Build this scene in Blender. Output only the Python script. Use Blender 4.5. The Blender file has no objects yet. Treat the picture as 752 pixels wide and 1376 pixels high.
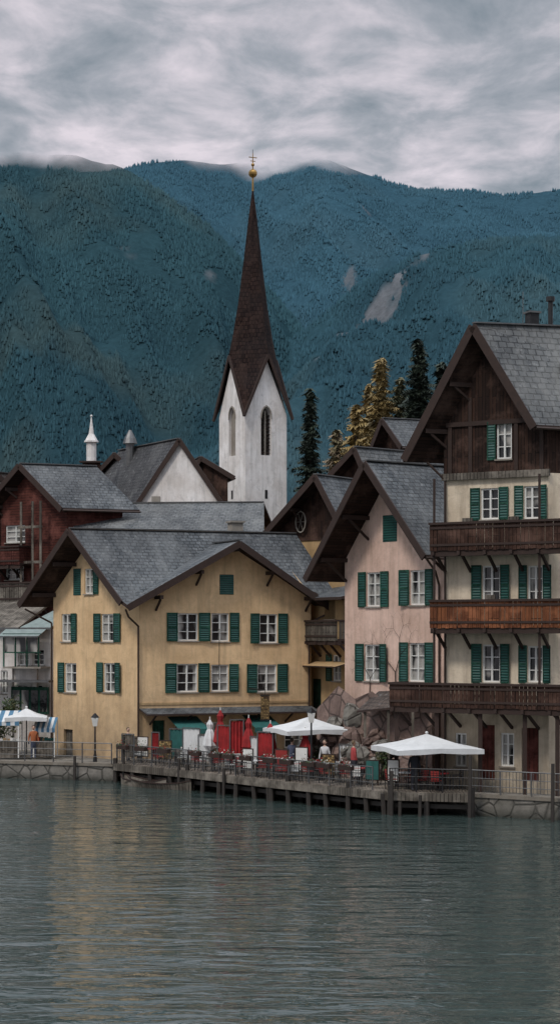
import bpy, math, random
import numpy as np
from mathutils import Vector, Matrix
from mathutils.geometry import tessellate_polygon
random.seed(7); rng=np.random.default_rng(7)
V=Vector
H=7.8; F=2500.0; CX=376.0; HY=850.0
def W(px,d): return (px-CX)*d/F
def Z(py,d): return H+(HY-py)*d/F
def P2(px,d): return V((W(px,d),d))
# ---------------------------------------------------------------- materials
def new_mat(name):
    m=bpy.data.materials.new(name); m.use_nodes=True
    nt=m.node_tree; return m,nt,nt.nodes['Principled BSDF']
def nd(nt,t,ins=None,**props):
    n=nt.nodes.new(t)
    for k,v in props.items(): setattr(n,k,v)
    if ins:
        for k,v in ins.items():
            if hasattr(v,'is_output') or isinstance(v,bpy.types.NodeSocket): nt.links.new(v,n.inputs[k])
            else: n.inputs[k].default_value=v
    return n
def c4(c): return (c[0],c[1],c[2],1)
def noise(nt,vec,scale,detail=4,rough=.55,dist=0):
    return nd(nt,'ShaderNodeTexNoise',{'Vector':vec,'Scale':scale,'Detail':min(detail,6),'Roughness':rough,'Distortion':dist}).outputs['Fac']
def ramp(nt,fac,a,b,ca=(0,0,0),cb=(1,1,1)):
    r=nd(nt,'ShaderNodeValToRGB',{'Fac':fac}); e=r.color_ramp.elements
    e[0].position=a; e[1].position=b; e[0].color=c4(ca); e[1].color=c4(cb); return r.outputs['Color']
def mix(nt,f,a,b,bt='MIX'):
    n=nd(nt,'ShaderNodeMixRGB',blend_type=bt)
    for i,v in ((0,f),(1,a),(2,b)):
        if isinstance(v,bpy.types.NodeSocket): nt.links.new(v,n.inputs[i])
        elif i==0: n.inputs[0].default_value=v
        else: n.inputs[i].default_value=c4(v)
    return n.outputs[0]
def mapping(nt,vec,s):
    return nd(nt,'ShaderNodeMapping',{'Vector':vec,'Scale':s}).outputs[0]
def pos(nt): return nd(nt,'ShaderNodeNewGeometry').outputs['Position']
def uvs(nt): return nd(nt,'ShaderNodeUVMap').outputs[0]
def bump(nt,b,h,strength=.5,dist=.02,prev=None):
    n=nd(nt,'ShaderNodeBump',{'Height':h,'Strength':strength,'Distance':dist})
    if prev: nt.links.new(prev,n.inputs['Normal'])
    nt.links.new(n.outputs[0],b.inputs['Normal']); return n.outputs[0]
def plaster(name,col,dirt=.5,dcol=(.16,.12,.085)):
    m,nt,b=new_mat(name); p=pos(nt); uv=uvs(nt)
    big=ramp(nt,noise(nt,p,.45,8,.7),.38,.66)
    c=mix(nt,big,col,[v*q for v,q in zip(col,(.74,.71,.68))])
    st=ramp(nt,noise(nt,mapping(nt,uv,(1.6,.16,1)),1.5,8,.7),.46,.76)
    f=nd(nt,'ShaderNodeMath',{0:st,1:dirt},operation='MULTIPLY').outputs[0]
    c=mix(nt,f,c,dcol)
    sp=ramp(nt,noise(nt,p,1.7,10,.75,.5),.54,.68)
    f2=nd(nt,'ShaderNodeMath',{0:sp,1:dirt*.8},operation='MULTIPLY').outputs[0]
    c=mix(nt,f2,c,[v*.42 for v in col])
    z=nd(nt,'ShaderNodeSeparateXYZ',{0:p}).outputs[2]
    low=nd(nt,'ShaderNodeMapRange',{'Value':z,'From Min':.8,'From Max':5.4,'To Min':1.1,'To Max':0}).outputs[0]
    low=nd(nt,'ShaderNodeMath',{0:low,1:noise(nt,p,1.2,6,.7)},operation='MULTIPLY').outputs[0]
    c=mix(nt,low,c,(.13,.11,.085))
    nt.links.new(c,b.inputs['Base Color']); b.inputs['Roughness'].default_value=.95; b.inputs['Specular IOR Level'].default_value=.2
    bump(nt,b,noise(nt,p,6,8,.7),.5,.04); return m
def shingle(name,ca,cb,bw=.34,rh=.26,lichen=(.3,.3,.27),specks=.45,rough=.75,spec=.35):
    m,nt,b=new_mat(name); p=pos(nt); uv=uvs(nt)
    wob=nd(nt,'ShaderNodeVectorMath',{0:noise(nt,p,2.2,3),1:(.12,.12,0)},operation='MULTIPLY').outputs[0]
    uvw=nd(nt,'ShaderNodeVectorMath',{0:uv,1:wob},operation='ADD').outputs[0]
    br=nd(nt,'ShaderNodeTexBrick',{'Vector':uvw,'Color1':c4(ca),'Color2':c4(cb),'Mortar':c4([v*.3 for v in ca]),'Scale':1,'Mortar Size':.026,'Mortar Smooth':.3,'Brick Width':bw,'Row Height':rh,'Bias':-.1})
    c=mix(nt,ramp(nt,noise(nt,mapping(nt,uv,(1,.4,1)),.8,8,.7),.42,.75),br.outputs['Color'],lichen)
    c=mix(nt,ramp(nt,noise(nt,p,.25,6,.6),.35,.65),c,mix(nt,.5,c,(.02,.02,.022)))
    if specks: c=mix(nt,ramp(nt,noise(nt,p,3.0,5,.8),.55,.7),c,mix(nt,specks,c,(.3,.31,.31)))
    nt.links.new(c,b.inputs['Base Color']); b.inputs['Roughness'].default_value=rough; b.inputs['Specular IOR Level'].default_value=spec
    h=mix(nt,br.outputs['Fac'],(1,1,1),(0,0,0))
    n1=bump(nt,b,h,.9,.04); bump(nt,b,noise(nt,p,4,6,.7),.5,.05,n1); return m
def boards(name,ca,cb,bw=.17,length=2.6,horizontal=False,grey=None):
    m,nt,b=new_mat(name); p=pos(nt); uv=uvs(nt)
    if not horizontal:
        uv=nd(nt,'ShaderNodeMapping',{'Vector':uv,'Rotation':(0,0,math.pi/2)}).outputs[0]
    br=nd(nt,'ShaderNodeTexBrick',{'Vector':uv,'Color1':c4(ca),'Color2':c4(cb),'Mortar':c4([v*.2 for v in ca]),'Scale':1,'Mortar Size':.014,'Mortar Smooth':.2,'Brick Width':length,'Row Height':bw})
    gr=noise(nt,mapping(nt,uv,(.6,9,1)),2,6,.7)
    c=mix(nt,ramp(nt,gr,.3,.75),br.outputs['Color'],mix(nt,.7,br.outputs['Color'],(.0,.0,.0)))
    g=grey or [v*1.6+.02 for v in cb]
    c=mix(nt,ramp(nt,noise(nt,p,.7,8,.7),.48,.72),c,g)
    nt.links.new(c,b.inputs['Base Color']); b.inputs['Roughness'].default_value=.85; b.inputs['Specular IOR Level'].default_value=.25
    n1=bump(nt,b,mix(nt,br.outputs['Fac'],(1,1,1),(0,0,0)),.7,.02); bump(nt,b,gr,.3,.01,n1); return m
def simple(name,col,rough=.7,metal=0,var=.35,scale=3,bmp=.3):
    m,nt,b=new_mat(name); p=pos(nt)
    c=mix(nt,ramp(nt,noise(nt,p,scale,7,.65),.35,.7),col,[v*(1-var) for v in col])
    nt.links.new(c,b.inputs['Base Color']); b.inputs['Roughness'].default_value=rough; b.inputs['Metallic'].default_value=metal
    if bmp: bump(nt,b,noise(nt,p,scale*4,5),bmp,.02)
    return m
def stone(name,ca,cb,sc=1.2):
    m,nt,b=new_mat(name); p=pos(nt)
    v=nd(nt,'ShaderNodeTexVoronoi',{'Vector':p,'Scale':sc,'Randomness':.9})
    e=nd(nt,'ShaderNodeTexVoronoi',{'Vector':p,'Scale':sc,'Randomness':.9},feature='DISTANCE_TO_EDGE')
    g=nd(nt,'ShaderNodeRGBToBW',{0:v.outputs['Color']}).outputs[0]
    c=mix(nt,g,ca,cb); ed=ramp(nt,e.outputs['Distance'],0,.07)
    c=mix(nt,ed,[x*.35 for x in ca],c)
    c=mix(nt,ramp(nt,noise(nt,p,1.5,9,.75),.4,.75),c,[x*.5 for x in ca])
    z=nd(nt,'ShaderNodeSeparateXYZ',{0:p}).outputs[2]
    wet=nd(nt,'ShaderNodeMapRange',{'Value':z,'From Min':.05,'From Max':.4,'To Min':.8,'To Max':0}).outputs[0]
    c=mix(nt,wet,c,(.02,.022,.016))
    nt.links.new(c,b.inputs['Base Color']); b.inputs['Roughness'].default_value=.88
    n1=bump(nt,b,ed,.7,.05); bump(nt,b,noise(nt,p,5,8,.7),.6,.05,n1); return m
M={}
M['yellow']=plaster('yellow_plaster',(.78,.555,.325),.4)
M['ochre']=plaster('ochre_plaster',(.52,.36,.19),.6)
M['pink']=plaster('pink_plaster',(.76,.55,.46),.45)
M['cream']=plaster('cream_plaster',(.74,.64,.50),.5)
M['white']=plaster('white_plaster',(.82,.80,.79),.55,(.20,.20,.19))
M['slate']=shingle('grey_shingles',(.052,.060,.068),(.11,.122,.132),lichen=(.17,.178,.182))
M['slate2']=shingle('weathered_shingles',(.075,.082,.088),(.14,.148,.152),.4,.3,(.22,.222,.215))
M['darkslate']=shingle('dark_shingles',(.04,.04,.045),(.08,.08,.085),lichen=(.12,.12,.12))
M['brownroof']=shingle('brown_shingles',(.075,.052,.042),(.12,.085,.07),lichen=(.17,.14,.12))
M['spire']=shingle('spire_shingles',(.016,.009,.008),(.040,.023,.019),.3,.35,(.055,.034,.028),0,.95,.08)
M['wood']=boards('dark_boards',(.022,.011,.008),(.054,.026,.017))
M['redwood']=boards('red_boards',(.075,.020,.015),(.11,.032,.023),horizontal=True)
M['soffit']=boards('soffit_boards',(.022,.011,.008),(.046,.022,.014),horizontal=True)
M['rail']=boards('rail_boards',(.038,.017,.012),(.066,.031,.02),.5,1.2)
M['rail2']=boards('warm_rail_boards',(.15,.05,.022),(.24,.085,.034),.5,1.2)
M['trim']=simple('brown_trim',(.034,.017,.012),.8)
M['greywood']=boards('grey_boards',(.10,.085,.07),(.17,.15,.125))
M['deck']=boards('deck_boards',(.11,.09,.07),(.18,.15,.12),.15,3)
M['pile']=simple('wet_piles',(.035,.028,.023),.6)
M['frame']=simple('white_frame',(.72,.72,.69),.5,0,.15)
M['metal']=simple('grey_metal',(.16,.16,.16),.45,.7)
M['dmetal']=simple('dark_metal',(.03,.03,.032),.5,.5)
M['copper']=simple('brown_gutter',(.05,.03,.022),.5,.3)
M['gold']=simple('gilded_metal',(.42,.26,.09),.4,1,.5)
M['stone']=stone('quay_stone',(.15,.14,.12),(.27,.25,.225),1.3)
M['rubble']=stone('pink_rubble',(.15,.10,.085),(.33,.23,.19),1.1)
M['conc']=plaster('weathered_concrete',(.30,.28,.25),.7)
M['door']=boards('red_door',(.07,.016,.012),(.09,.022,.016),.2,2.5)
M['gdoor']=boards('green_door',(.012,.06,.04),(.016,.075,.05),.2,2.5)
M['canvas']=simple('white_canvas',(.66,.67,.67),.85,0,.2,1.2)
M['redcloth']=simple('red_cloth',(.36,.018,.02),.85,0,.55,2)
M['redpaint']=simple('red_lacquer',(.28,.022,.018),.5)
M['bluecloth']=simple('blue_cloth',(.08,.20,.32),.85,0,.3,2)
M['green']=simple('teal_canvas',(.02,.12,.11),.8)
M['patina']=simple('patina_metal',(.22,.27,.255),.6,.1)
M['bark']=simple('bark',(.05,.035,.025),.9,0,.5,6)
M['leaf']=simple('leaf_green',(.05,.09,.03),.7)
def shutter_mat():
    m,nt,b=new_mat('green_shutter'); uv=uvs(nt); p=pos(nt)
    w=nd(nt,'ShaderNodeTexWave',{'Vector':uv,'Scale':2.6,'Distortion':0},bands_direction='Y')
    c=mix(nt,w.outputs['Fac'],(.004,.032,.028),(.010,.090,.074))
    c=mix(nt,ramp(nt,noise(nt,p,1.3,7,.7),.45,.8),c,(.03,.09,.075))
    nt.links.new(c,b.inputs['Base Color']); b.inputs['Roughness'].default_value=.55
    bump(nt,b,w.outputs['Fac'],.8,.03); return m
M['shutter']=shutter_mat()
def glass_mat():
    m,nt,b=new_mat('window_glass'); p=pos(nt)
    c=ramp(nt,noise(nt,mapping(nt,p,(1,1,.45)),1.1,2,.5),.45,.54,(.012,.014,.016),(.34,.33,.31))
    nt.links.new(c,b.inputs['Base Color']); b.inputs['Roughness'].default_value=.06; b.inputs['IOR'].default_value=1.5
    bump(nt,b,noise(nt,p,1.5,2),.15,.02); return m
M['glass']=glass_mat()
# ---------------------------------------------------------------- mesh collector
class Obj:
    def __init__(s,name,origin=(0,0,0)):
        s.name=name; s.o=V(origin); s.parts={}
    def part(s,p):
        return s.parts.setdefault(p,dict(v=[],f=[],m=[],uv=[],mats=[]))
    def face(s,p,pts,mat,nrm=None,smooth=False):
        d=s.part(p); pts=[V(q) for q in pts]
        n=V((0,0,0))
        for i in range(len(pts)):
            a=pts[i];b=pts[(i+1)%len(pts)]
            n+=V(((a.y-b.y)*(a.z+b.z),(a.z-b.z)*(a.x+b.x),(a.x-b.x)*(a.y+b.y)))
        if n.length<1e-12: return
        n.normalize()
        if nrm is not None and n.dot(V(nrm))<0: pts.reverse(); n=-n
        if abs(n.z)>.999: u=V((1,0,0)); w=V((0,1,0))
        else:
            u=V((0,0,1)).cross(n).normalized(); w=n.cross(u)
        i0=len(d['v']); d['v']+= [tuple(q-s.o) for q in pts]
        d['f'].append(tuple(range(i0,i0+len(pts))))
        d['uv']+= [(q.dot(u),q.dot(w)) for q in pts]
        if mat not in d['mats']: d['mats'].append(mat)
        d['m'].append(d['mats'].index(mat))
    def hexa(s,p,b,t,mat):
        c=sum((V(q) for q in list(b)+list(t)),V((0,0,0)))/(2*len(b))
        def out(pts):
            m=sum((V(q) for q in pts),V((0,0,0)))/len(pts); s.face(p,pts,mat,m-c)
        out(b); out(t)
        k=len(b)
        for i in range(k): out([b[i],b[(i+1)%k],t[(i+1)%k],t[i]])
    def box(s,p,c,size,mat,ang=0):
        ca,sa=math.cos(ang),math.sin(ang); x,y,z=[q/2 for q in size]
        def R(a,b_,e): return V((c[0]+a*ca-b_*sa,c[1]+a*sa+b_*ca,c[2]+e))
        q=[(-x,-y),(x,-y),(x,y),(-x,y)]
        s.hexa(p,[R(a,b_,-z) for a,b_ in q],[R(a,b_,z) for a,b_ in q],mat)
    def beam(s,p,a,b,w,h,mat,up=(0,0,1)):
        a=V(a);b=V(b); d=(b-a)
        if d.length<1e-6: return
        d.normalize(); up=V(up)
        if abs(d.dot(up))>.99: up=V((0,1,0))
        r=d.cross(up).normalized(); u=r.cross(d)
        q=[(-1,-1),(1,-1),(1,1),(-1,1)]
        s.hexa(p,[a+r*(i*w/2)+u*(j*h/2) for i,j in q],[b+r*(i*w/2)+u*(j*h/2) for i,j in q],mat)
    def tube(s,p,a,b,r0,r1,mat,n=8):
        a=V(a);b=V(b); d=(b-a).normalized(); up=V((0,0,1)) if abs(d.z)<.9 else V((1,0,0))
        r=d.cross(up).normalized(); u=r.cross(d)
        A=[a+(r*math.cos(t)+u*math.sin(t))*r0 for t in [2*math.pi*i/n for i in range(n)]]
        if r1<1e-4:
            for i in range(n): s.face(p,[A[i],A[(i+1)%n],b],mat,(A[i]+A[(i+1)%n])/2-a)
            s.face(p,A,mat,-d); return
        B=[b+(r*math.cos(t)+u*math.sin(t))*r1 for t in [2*math.pi*i/n for i in range(n)]]
        s.hexa(p,A,B,mat)
    def ball(s,p,c,r,mat,n=10,m=7,sc=(1,1,1)):
        c=V(c)
        def q(i,j):
            a=2*math.pi*i/n;e=math.pi*j/m-math.pi/2
            return c+V((r*sc[0]*math.cos(e)*math.cos(a),r*sc[1]*math.cos(e)*math.sin(a),r*sc[2]*math.sin(e)))
        for j in range(m):
            for i in range(n):
                f=[q(i,j),q(i+1,j),q(i+1,j+1),q(i,j+1)]
                if j==0: f=[f[0],f[2],f[3]]
                elif j==m-1: f=f[:3]
                s.face(p,f,mat,sum(f,V((0,0,0)))/len(f)-c)
    def slab(s,p,pts,th,mt,ms,mb):
        pts=[V(q) for q in pts]; lo=[q-V((0,0,th)) for q in pts]
        tri=tessellate_polygon([pts])
        for t in tri:
            s.face(p,[pts[i] for i in t],mt,(0,0,1)); s.face(p,[lo[i] for i in t],mb,(0,0,-1))
        k=len(pts)
        ar=sum(pts[i].x*pts[(i+1)%k].y-pts[(i+1)%k].x*pts[i].y for i in range(k))
        for i in range(k):
            a,b=pts[i],pts[(i+1)%k]; e=b-a; n=V((e.y,-e.x,0)) if ar>0 else V((-e.y,e.x,0))
            s.face(p,[a,b,lo[(i+1)%k],lo[i]],ms,n)
    def finish(s):
        single=len(s.parts)==1
        par=None
        if not single:
            par=bpy.data.objects.new(s.name,None); par.location=s.o; bpy.context.collection.objects.link(par)
        for pn,d in s.parts.items():
            nm=s.name if single else pn
            me=bpy.data.meshes.new(nm); me.from_pydata(d['v'],[],d['f'])
            for mt in d['mats']: me.materials.append(M[mt] if isinstance(mt,str) else mt)
            me.polygons.foreach_set('material_index',d['m'])
            ul=me.uv_layers.new(name='UVMap'); ul.data.foreach_set('uv',np.array(d['uv'],dtype=np.float32).ravel())
            o=bpy.data.objects.new(nm,me); bpy.context.collection.objects.link(o)
            if single: o.location=s.o
            else: o.parent=par
        return par
class Frame:
    def __init__(s,A,B):
        s.A=V(A[:2]); s.B=V(B[:2]); s.L=(s.B-s.A).length; s.u=(s.B-s.A)/s.L; s.n=V((s.u.y,-s.u.x))
    def pick(s,px,py):
        k=(px-CX)/F; t=(k*s.A.y-s.A.x)/(s.u.x-k*s.u.y); d=s.A.y+s.u.y*t
        return t,H+(HY-py)*d/F
    def p(s,u,z,off=0):
        q=s.A+s.u*u+s.n*off; return V((q.x,q.y,z))
    def off(s,o): return Frame(s.A+s.n*o,s.B+s.n*o)
    def n3(s): return V((s.n.x,s.n.y,0))
def fbox(o,part,fr,u0,u1,z0,z1,o0,o1,mat):
    o.hexa(part,[fr.p(u0,z0,o0),fr.p(u1,z0,o0),fr.p(u1,z0,o1),fr.p(u0,z0,o1)],
                [fr.p(u0,z1,o0),fr.p(u1,z1,o0),fr.p(u1,z1,o1),fr.p(u0,z1,o1)],mat)
def opening(o,fr,u0,z0,w,h,sh,kind,rev='frame',smat='shutter'):
    u1=u0+w; z1=z0+h; D=-.18
    for a,b in (((u0,z0),(u1,z0)),((u1,z0),(u1,z1)),((u1,z1),(u0,z1)),((u0,z1),(u0,z0))):
        c=V(((u0+u1)/2,(z0+z1)/2)); m=(V(a)+V(b))/2; dd=c-m
        n=V((fr.u.x*dd.x,fr.u.y*dd.x,dd.y))
        o.face('window_reveals',[fr.p(*a,0),fr.p(*b,0),fr.p(*b,D),fr.p(*a,D)],rev,n)
    if kind=='door':
        o.face('doors',[fr.p(u0,z0,D),fr.p(u1,z0,D),fr.p(u1,z1,D),fr.p(u0,z1,D)],smat,fr.n3())
        return
    if kind=='closed':
        fbox(o,'shutters',fr,u0+.01,u1-.01,z0+.01,z1-.01,-.1,.02,'shutter'); return
    o.face('windows',[fr.p(u0,z0,D),fr.p(u1,z0,D),fr.p(u1,z1,D),fr.p(u0,z1,D)],'glass',fr.n3())
    t=.075
    for a,b,c,d in ((u0,u0+t,z0,z1),(u1-t,u1,z0,z1),(u0+t,u1-t,z0,z0+t),(u0+t,u1-t,z1-t,z1),
                    ((u0+u1)/2-.04,(u0+u1)/2+.04,z0+t,z1-t)):
        fbox(o,'window_frames',fr,a,b,c,d,D+.004,-.07,'frame')
    for k in (1,2):
        zz=z0+h*k/3
        fbox(o,'window_frames',fr,u0+t,u1-t,zz-.02,zz+.02,D+.006,-.09,'frame')
    fbox(o,'window_sills',fr,u0-.06,u1+.06,z0-.07,z0-.004,-.01,.09,'conc')
    sw=w*.54
    for side in sh:
        a=u0-sw-.02 if side=='L' else u1+.02
        hx=u0-.01 if side=='L' else u1+.01; far=a if side=='L' else a+sw
        sw_=random.choice([0,0,.03,.08,.2])
        def Q(t,z,off): return fr.p(hx+(far-hx)*t*math.cos(sw_*.9),z,.03+off+sw_*t*sw)
        def sb(t0,t1,za,zb_,oa,ob,mat):
            o.hexa('shutters',[Q(t0,za,oa),Q(t1,za,oa),Q(t1,za,ob),Q(t0,za,ob)],[Q(t0,zb_,oa),Q(t1,zb_,oa),Q(t1,zb_,ob),Q(t0,zb_,ob)],mat)
        sb(.02,1,z0-.03,z1+.03,0,.03,'shutter')
        for q0,q1,r0,r1 in ((.02,.12,z0-.03,z1+.03),(.88,1,z0-.03,z1+.03),(.12,.88,z1-.05,z1+.03),(.12,.88,z0-.03,z0+.05),(.12,.88,(z0+z1)/2-.04,(z0+z1)/2+.04)):
            sb(q0,q1,r0,r1,.031,.05,'gdoor')
def wall(o,fr,outer,ops,mat,part='walls',rev='frame'):
    loops=[[V((a,b,0)) for a,b in outer]]; L=[]
    for op in ops:
        if op[0]=='m': u0,z0,w,h,sh,kind=op[1:7]
        else:
            x0,y0,x1,y1,sh,kind=op[:6]
            a,_=fr.pick(x0,y0); b,_=fr.pick(x1,y0); mx=(x0+x1)/2
            z1=fr.pick(mx,y0)[1]; z0=fr.pick(mx,y1)[1]; h=z1-z0; tot=b-a
            if len(sh)==2: w=tot/2.1; u0=a+tot*.262
            elif len(sh)==1: w=tot/1.56; u0=a+(w*.55 if sh=='L' else 0)
            else: w=tot; u0=a
        L.append((u0,z0,w,h,sh,kind,op[6] if (op[0]!='m' and len(op)>6) else ('door' if kind=='door' else 'shutter')))
        loops.append([V((u0,z0,0)),V((u0,z0+h,0)),V((u0+w,z0+h,0)),V((u0+w,z0,0))])
    flat=[q for l in loops for q in l]
    for t in tessellate_polygon(loops):
        o.face(part,[fr.p(flat[i].x,flat[i].y) for i in t],mat,fr.n3())
    for (u0,z0,w,h,sh,kind,sm) in L: opening(o,fr,u0,z0,w,h,sh,kind,rev if rev!='frame' else mat,sm)
def T(p,z): return V((p.x,p.y,z))
def gable_house(name,A,B,dirR,L,zA,zR,zB,base=.5,fo=1.2,bo=.5,so=(.8,.8),wm='yellow',rm='slate',ops=(),th=.2,split=None,upper='wood',upops=(),mid=.5,rise=0,purlins=True,gut=True,fin=True):
    A=V(A);B=V(B);dr=V(dirR).normalized(); fr=Frame(A,B); o=Obj(name,(A.x,A.y,base))
    Mi=A+(B-A)*mid
    if split:
        wall(o,fr,[(0,base),(fr.L,base),(fr.L,split),(0,split)],ops,wm)
        f2=fr.off(.07)
        wall(o,f2,[(-.05,split),(fr.L+.05,split),(fr.L+.05,zB),(fr.L*mid,zR),(-.05,zA)],upops,upper,'upper_walls')
        o.face('upper_walls',[fr.p(-.05,split,.07),fr.p(fr.L+.05,split,.07),fr.p(fr.L+.05,split,0),fr.p(-.05,split,0)],'trim',(0,0,-1))
    else:
        wall(o,fr,[(0,base),(fr.L,base),(fr.L,zB),(fr.L*mid,zR),(0,zA)],ops,wm)
    A2=A+dr*L;B2=B+dr*L;M2=Mi+dr*L
    for a,b,z in ((A,A2,zA),(B2,B,zB)):
        if split:
            o.face('walls',[T(a,base),T(b,base),T(b,split),T(a,split)],wm)
            o.face('upper_walls',[T(a,split),T(b,split),T(b,z),T(a,z)],upper)
        else: o.face('walls',[T(a,base),T(b,base),T(b,z),T(a,z)],wm)
    o.face('walls',[T(A2,base),T(B2,base),T(B2,zB),T(M2,zR+rise),T(A2,zA)],upper if split else wm)
    for side,(C,z,s_) in enumerate(((A,zA,so[0]),(B,zB,so[1]))):
        half=(C-Mi).length; k=(zR-z)/half; out=(C-Mi).normalized()
        e=z-k*s_; up=.02+th
        pts=[T(Mi-dr*fo,zR+up),T(Mi+dr*(L+bo),zR+up+rise),T(C+out*s_+dr*(L+bo),e+up),T(C+out*s_-dr*fo,e+up)]
        o.slab('roof',pts,th,rm,'trim','soffit')
        a=pts[0]-V((dr.x,dr.y,0))*.05-V((0,0,th*.65)); b=pts[3]-V((dr.x,dr.y,0))*.05-V((0,0,th*.65))
        o.beam('barge_boards',a,b,.07,th+.16,'trim')
        if purlins:
            for f in (.0,.5,.96):
                if f==0 and side==1: continue
                q=Mi+(C-Mi)*f; zz=zR-k*half*f-.16
                o.beam('purlins',T(q-dr*(fo-.12),zz),T(q+dr*.02,zz),.16,.2,'trim')
                if f>.1:
                    o.beam('purlins',T(q-dr*(fo*.7),zz-.1),T(q,zz-fo*.6),.1,.1,'trim')
        if gut:
            o.tube('gutter',pts[3]+V((out.x,out.y,0))*.07-V((0,0,th*.7)),pts[2]+V((out.x,out.y,0))*.07-V((0,0,th*.7)),.07,.07,'copper',6)
    o.beam('ridge_cap',T(Mi-dr*fo,zR+th+.05),T(Mi+dr*(L+bo),zR+th+.05+rise),.28,.06,'metal')
    if fin: o.finish()
    return o,fr
# ---------------------------------------------------------------- yellow lakeside house
o=Obj('yellow_gabled_house',(-7.6,101,.8))
P0=V((-12.95,106.5));P1=V((-7.62,101));P2_=V((1.74,105));P3=P2_+(P0-P1)
fl=Frame(P0,P1); ff=Frame(P1,P2_); base=.6
zR=13.35; zW=9.95
wall(o,fl,[(0,base),(fl.L,base),(fl.L,zW),(fl.L/2,zR),(0,zW)],
 [(83,825,104,862,'R','win'),(127,825,163,862,'LR','win'),(79,891,103,930,'L','win'),(131,891,164,930,'LR','win'),
  (99,764,109,800,'','closed'),(114,764,133,798,'R','win'),(86,980,98,1018,'','door','greywood')],'yellow')
zwing=12.55; zw2=9.75
wall(o,ff,[(0,base),(ff.L,base),(ff.L,zw2),(ff.L*.53,zwing),(0,zw2)],
 [(224,824,281,861,'LR','win'),(284,824,321,862,'R','win'),(335,825,386,864,'LR','win'),
  (222,892,281,930,'LR','win'),(284,893,320,929,'R','win'),(331,893,386,930,'LR','win'),
  (295,772,314,799,'','closed'),(205,968,222,1010,'','door','gdoor'),(235,970,262,1005,'','win'),(275,970,300,1005,'','win'),(318,968,334,1010,'','door','door'),(345,972,372,1005,'','win'),(382,972,404,1005,'','win')],'yellow')
o.face('walls',[T(P2_,base),T(P3,base),T(P3,zW),T((P2_+P3)/2,zR),T(P2_,zW)],'yellow')
o.face('walls',[T(P3,base),T(P0,base),T(P0,zW),T(P3,zW)],'yellow')
dr=ff.u; M0=(P0+P1)/2; M1=(P2_+P3)/2; fo=1.5; th=.2; up=.22
gdir=(P1-P0).normalized()
R0=M0-dr*fo; R1=M1+dr*2.0; k=(zR-zW)/(fl.L/2)
GA=P1+dr*(ff.L*.53)+ff.n*1.1
EL=P1-dr*1.0+ff.n*.95; ER=P2_+dr*.95+ff.n*1.0; eLz=9.02+up; eRz=8.95+up
vz=zwing+up+.02
tt=(zR+up-vz)/k
VV=GA+(-ff.n)*(1.1+ (fl.L/2-tt)*abs(gdir.dot(ff.n)))
ML=P1-dr*fo+gdir*.75; mz=zW-k*.75+up
o.slab('roof',[T(R0,zR+up),T(R1,zR+up),T(ER+dr*.9-ff.n*.6,eRz+.15),T(VV,vz),T(EL,eLz+.05),T(ML,mz)],th,'slate','trim','soffit')
BL=P0-dr*fo-gdir*.8; BR=P3+dr*2.0-gdir*.8
o.slab('roof',[T(R0,zR+up),T(R1,zR+up),T(BR,zW-k*.8+up),T(BL,zW-k*.8+up)],th,'slate','trim','soffit')
o.slab('wing_roof',[T(GA,vz+.06),T(VV-ff.n*.25,vz+.06),T(EL-ff.n*.3,eLz+.12),T(EL,eLz+.02)],th,'slate','trim','soffit')
o.slab('wing_roof',[T(GA,vz+.06),T(VV-ff.n*.25,vz+.06),T(ER-ff.n*1.6,eRz+.12),T(ER,eRz+.02)],th,'slate','trim','soffit')
for a,b in ((T(GA,vz),T(EL,eLz)),(T(GA,vz),T(ER,eRz)),(T(R0,zR+up),T(ML,mz)),(T(R0,zR+up),T(BL,zW-k*.8+up))):
    off=V((ff.n.x,ff.n.y,0))*.06 if (a-T(R0,zR+up)).length>1 else V((-dr.x,-dr.y,0))*.06
    o.beam('barge_boards',a+off-V((0,0,.13)),b+off-V((0,0,.13)),.08,.36,'trim')
for f in (.0,.45,.95):
    for s_ in ((-1,1) if f else (1,)):
        q=M0+gdir*(s_*f*fl.L/2); zz=zR-k*f*fl.L/2-.18
        o.beam('purlins',T(q-dr*(fo-.15),zz),T(q,zz),.18,.22,'trim')
        q=P1+dr*(ff.L*.53+s_*f*ff.L*.46); zz=zwing-(zwing-zw2)*f-.18
        o.beam('purlins',T(q+ff.n*1.0,zz),T(q,zz),.18,.2,'trim')
        if f: o.beam('purlins',T(q+ff.n*.8,zz-.1),T(q,zz-.7),.1,.1,'trim')
o.beam('ridge_cap',T(R0,zR+up+.04),T(R1,zR+up+.04),.3,.06,'metal')
o.beam('ridge_cap',T(GA,vz+.1),T(VV,vz+.1),.26,.06,'metal')
def pipe(o,pts,r=.055,mat='copper'):
    for a,b in zip(pts,pts[1:]): o.tube('downpipe',a,b,r,r,mat,7)
c=P1+ff.n*.12-dr*.1
pipe(o,[T(EL-ff.n*.3,eLz-.2),T(EL-ff.n*.4+dr*.2,eLz-.6),T(c,eLz-1.1),T(c,1)])
c=P2_+ff.n*.1-dr*.15
pipe(o,[T(ER-ff.n*.3,eRz-.2),T(c,eLz-.9),T(c,1)])
c=P0-V((dr.x,dr.y))*.1
pipe(o,[T(BL+gdir*.5,zW-.8),T(c,zW-1.6),T(c,1)])
z1=ff.pick(300,953)[1]
o.slab('canopy',[ff.p(.0,z1+.12,.01),ff.p(ff.L-.0,z1+.12,.01),ff.p(ff.L,z1-.15,1.3),ff.p(0,z1-.15,1.3)],.09,'slate','trim','soffit')
for u in (0.6,2.6,4.6,6.6,8.6): o.beam('canopy_brackets',ff.p(u,z1-.75,.02),ff.p(u,z1-.2,1.15),.08,.08,'trim')
fbox(o,'string_band',ff,0,ff.L,z1+.3,z1+.42,.0,.05,'ochre')
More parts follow.
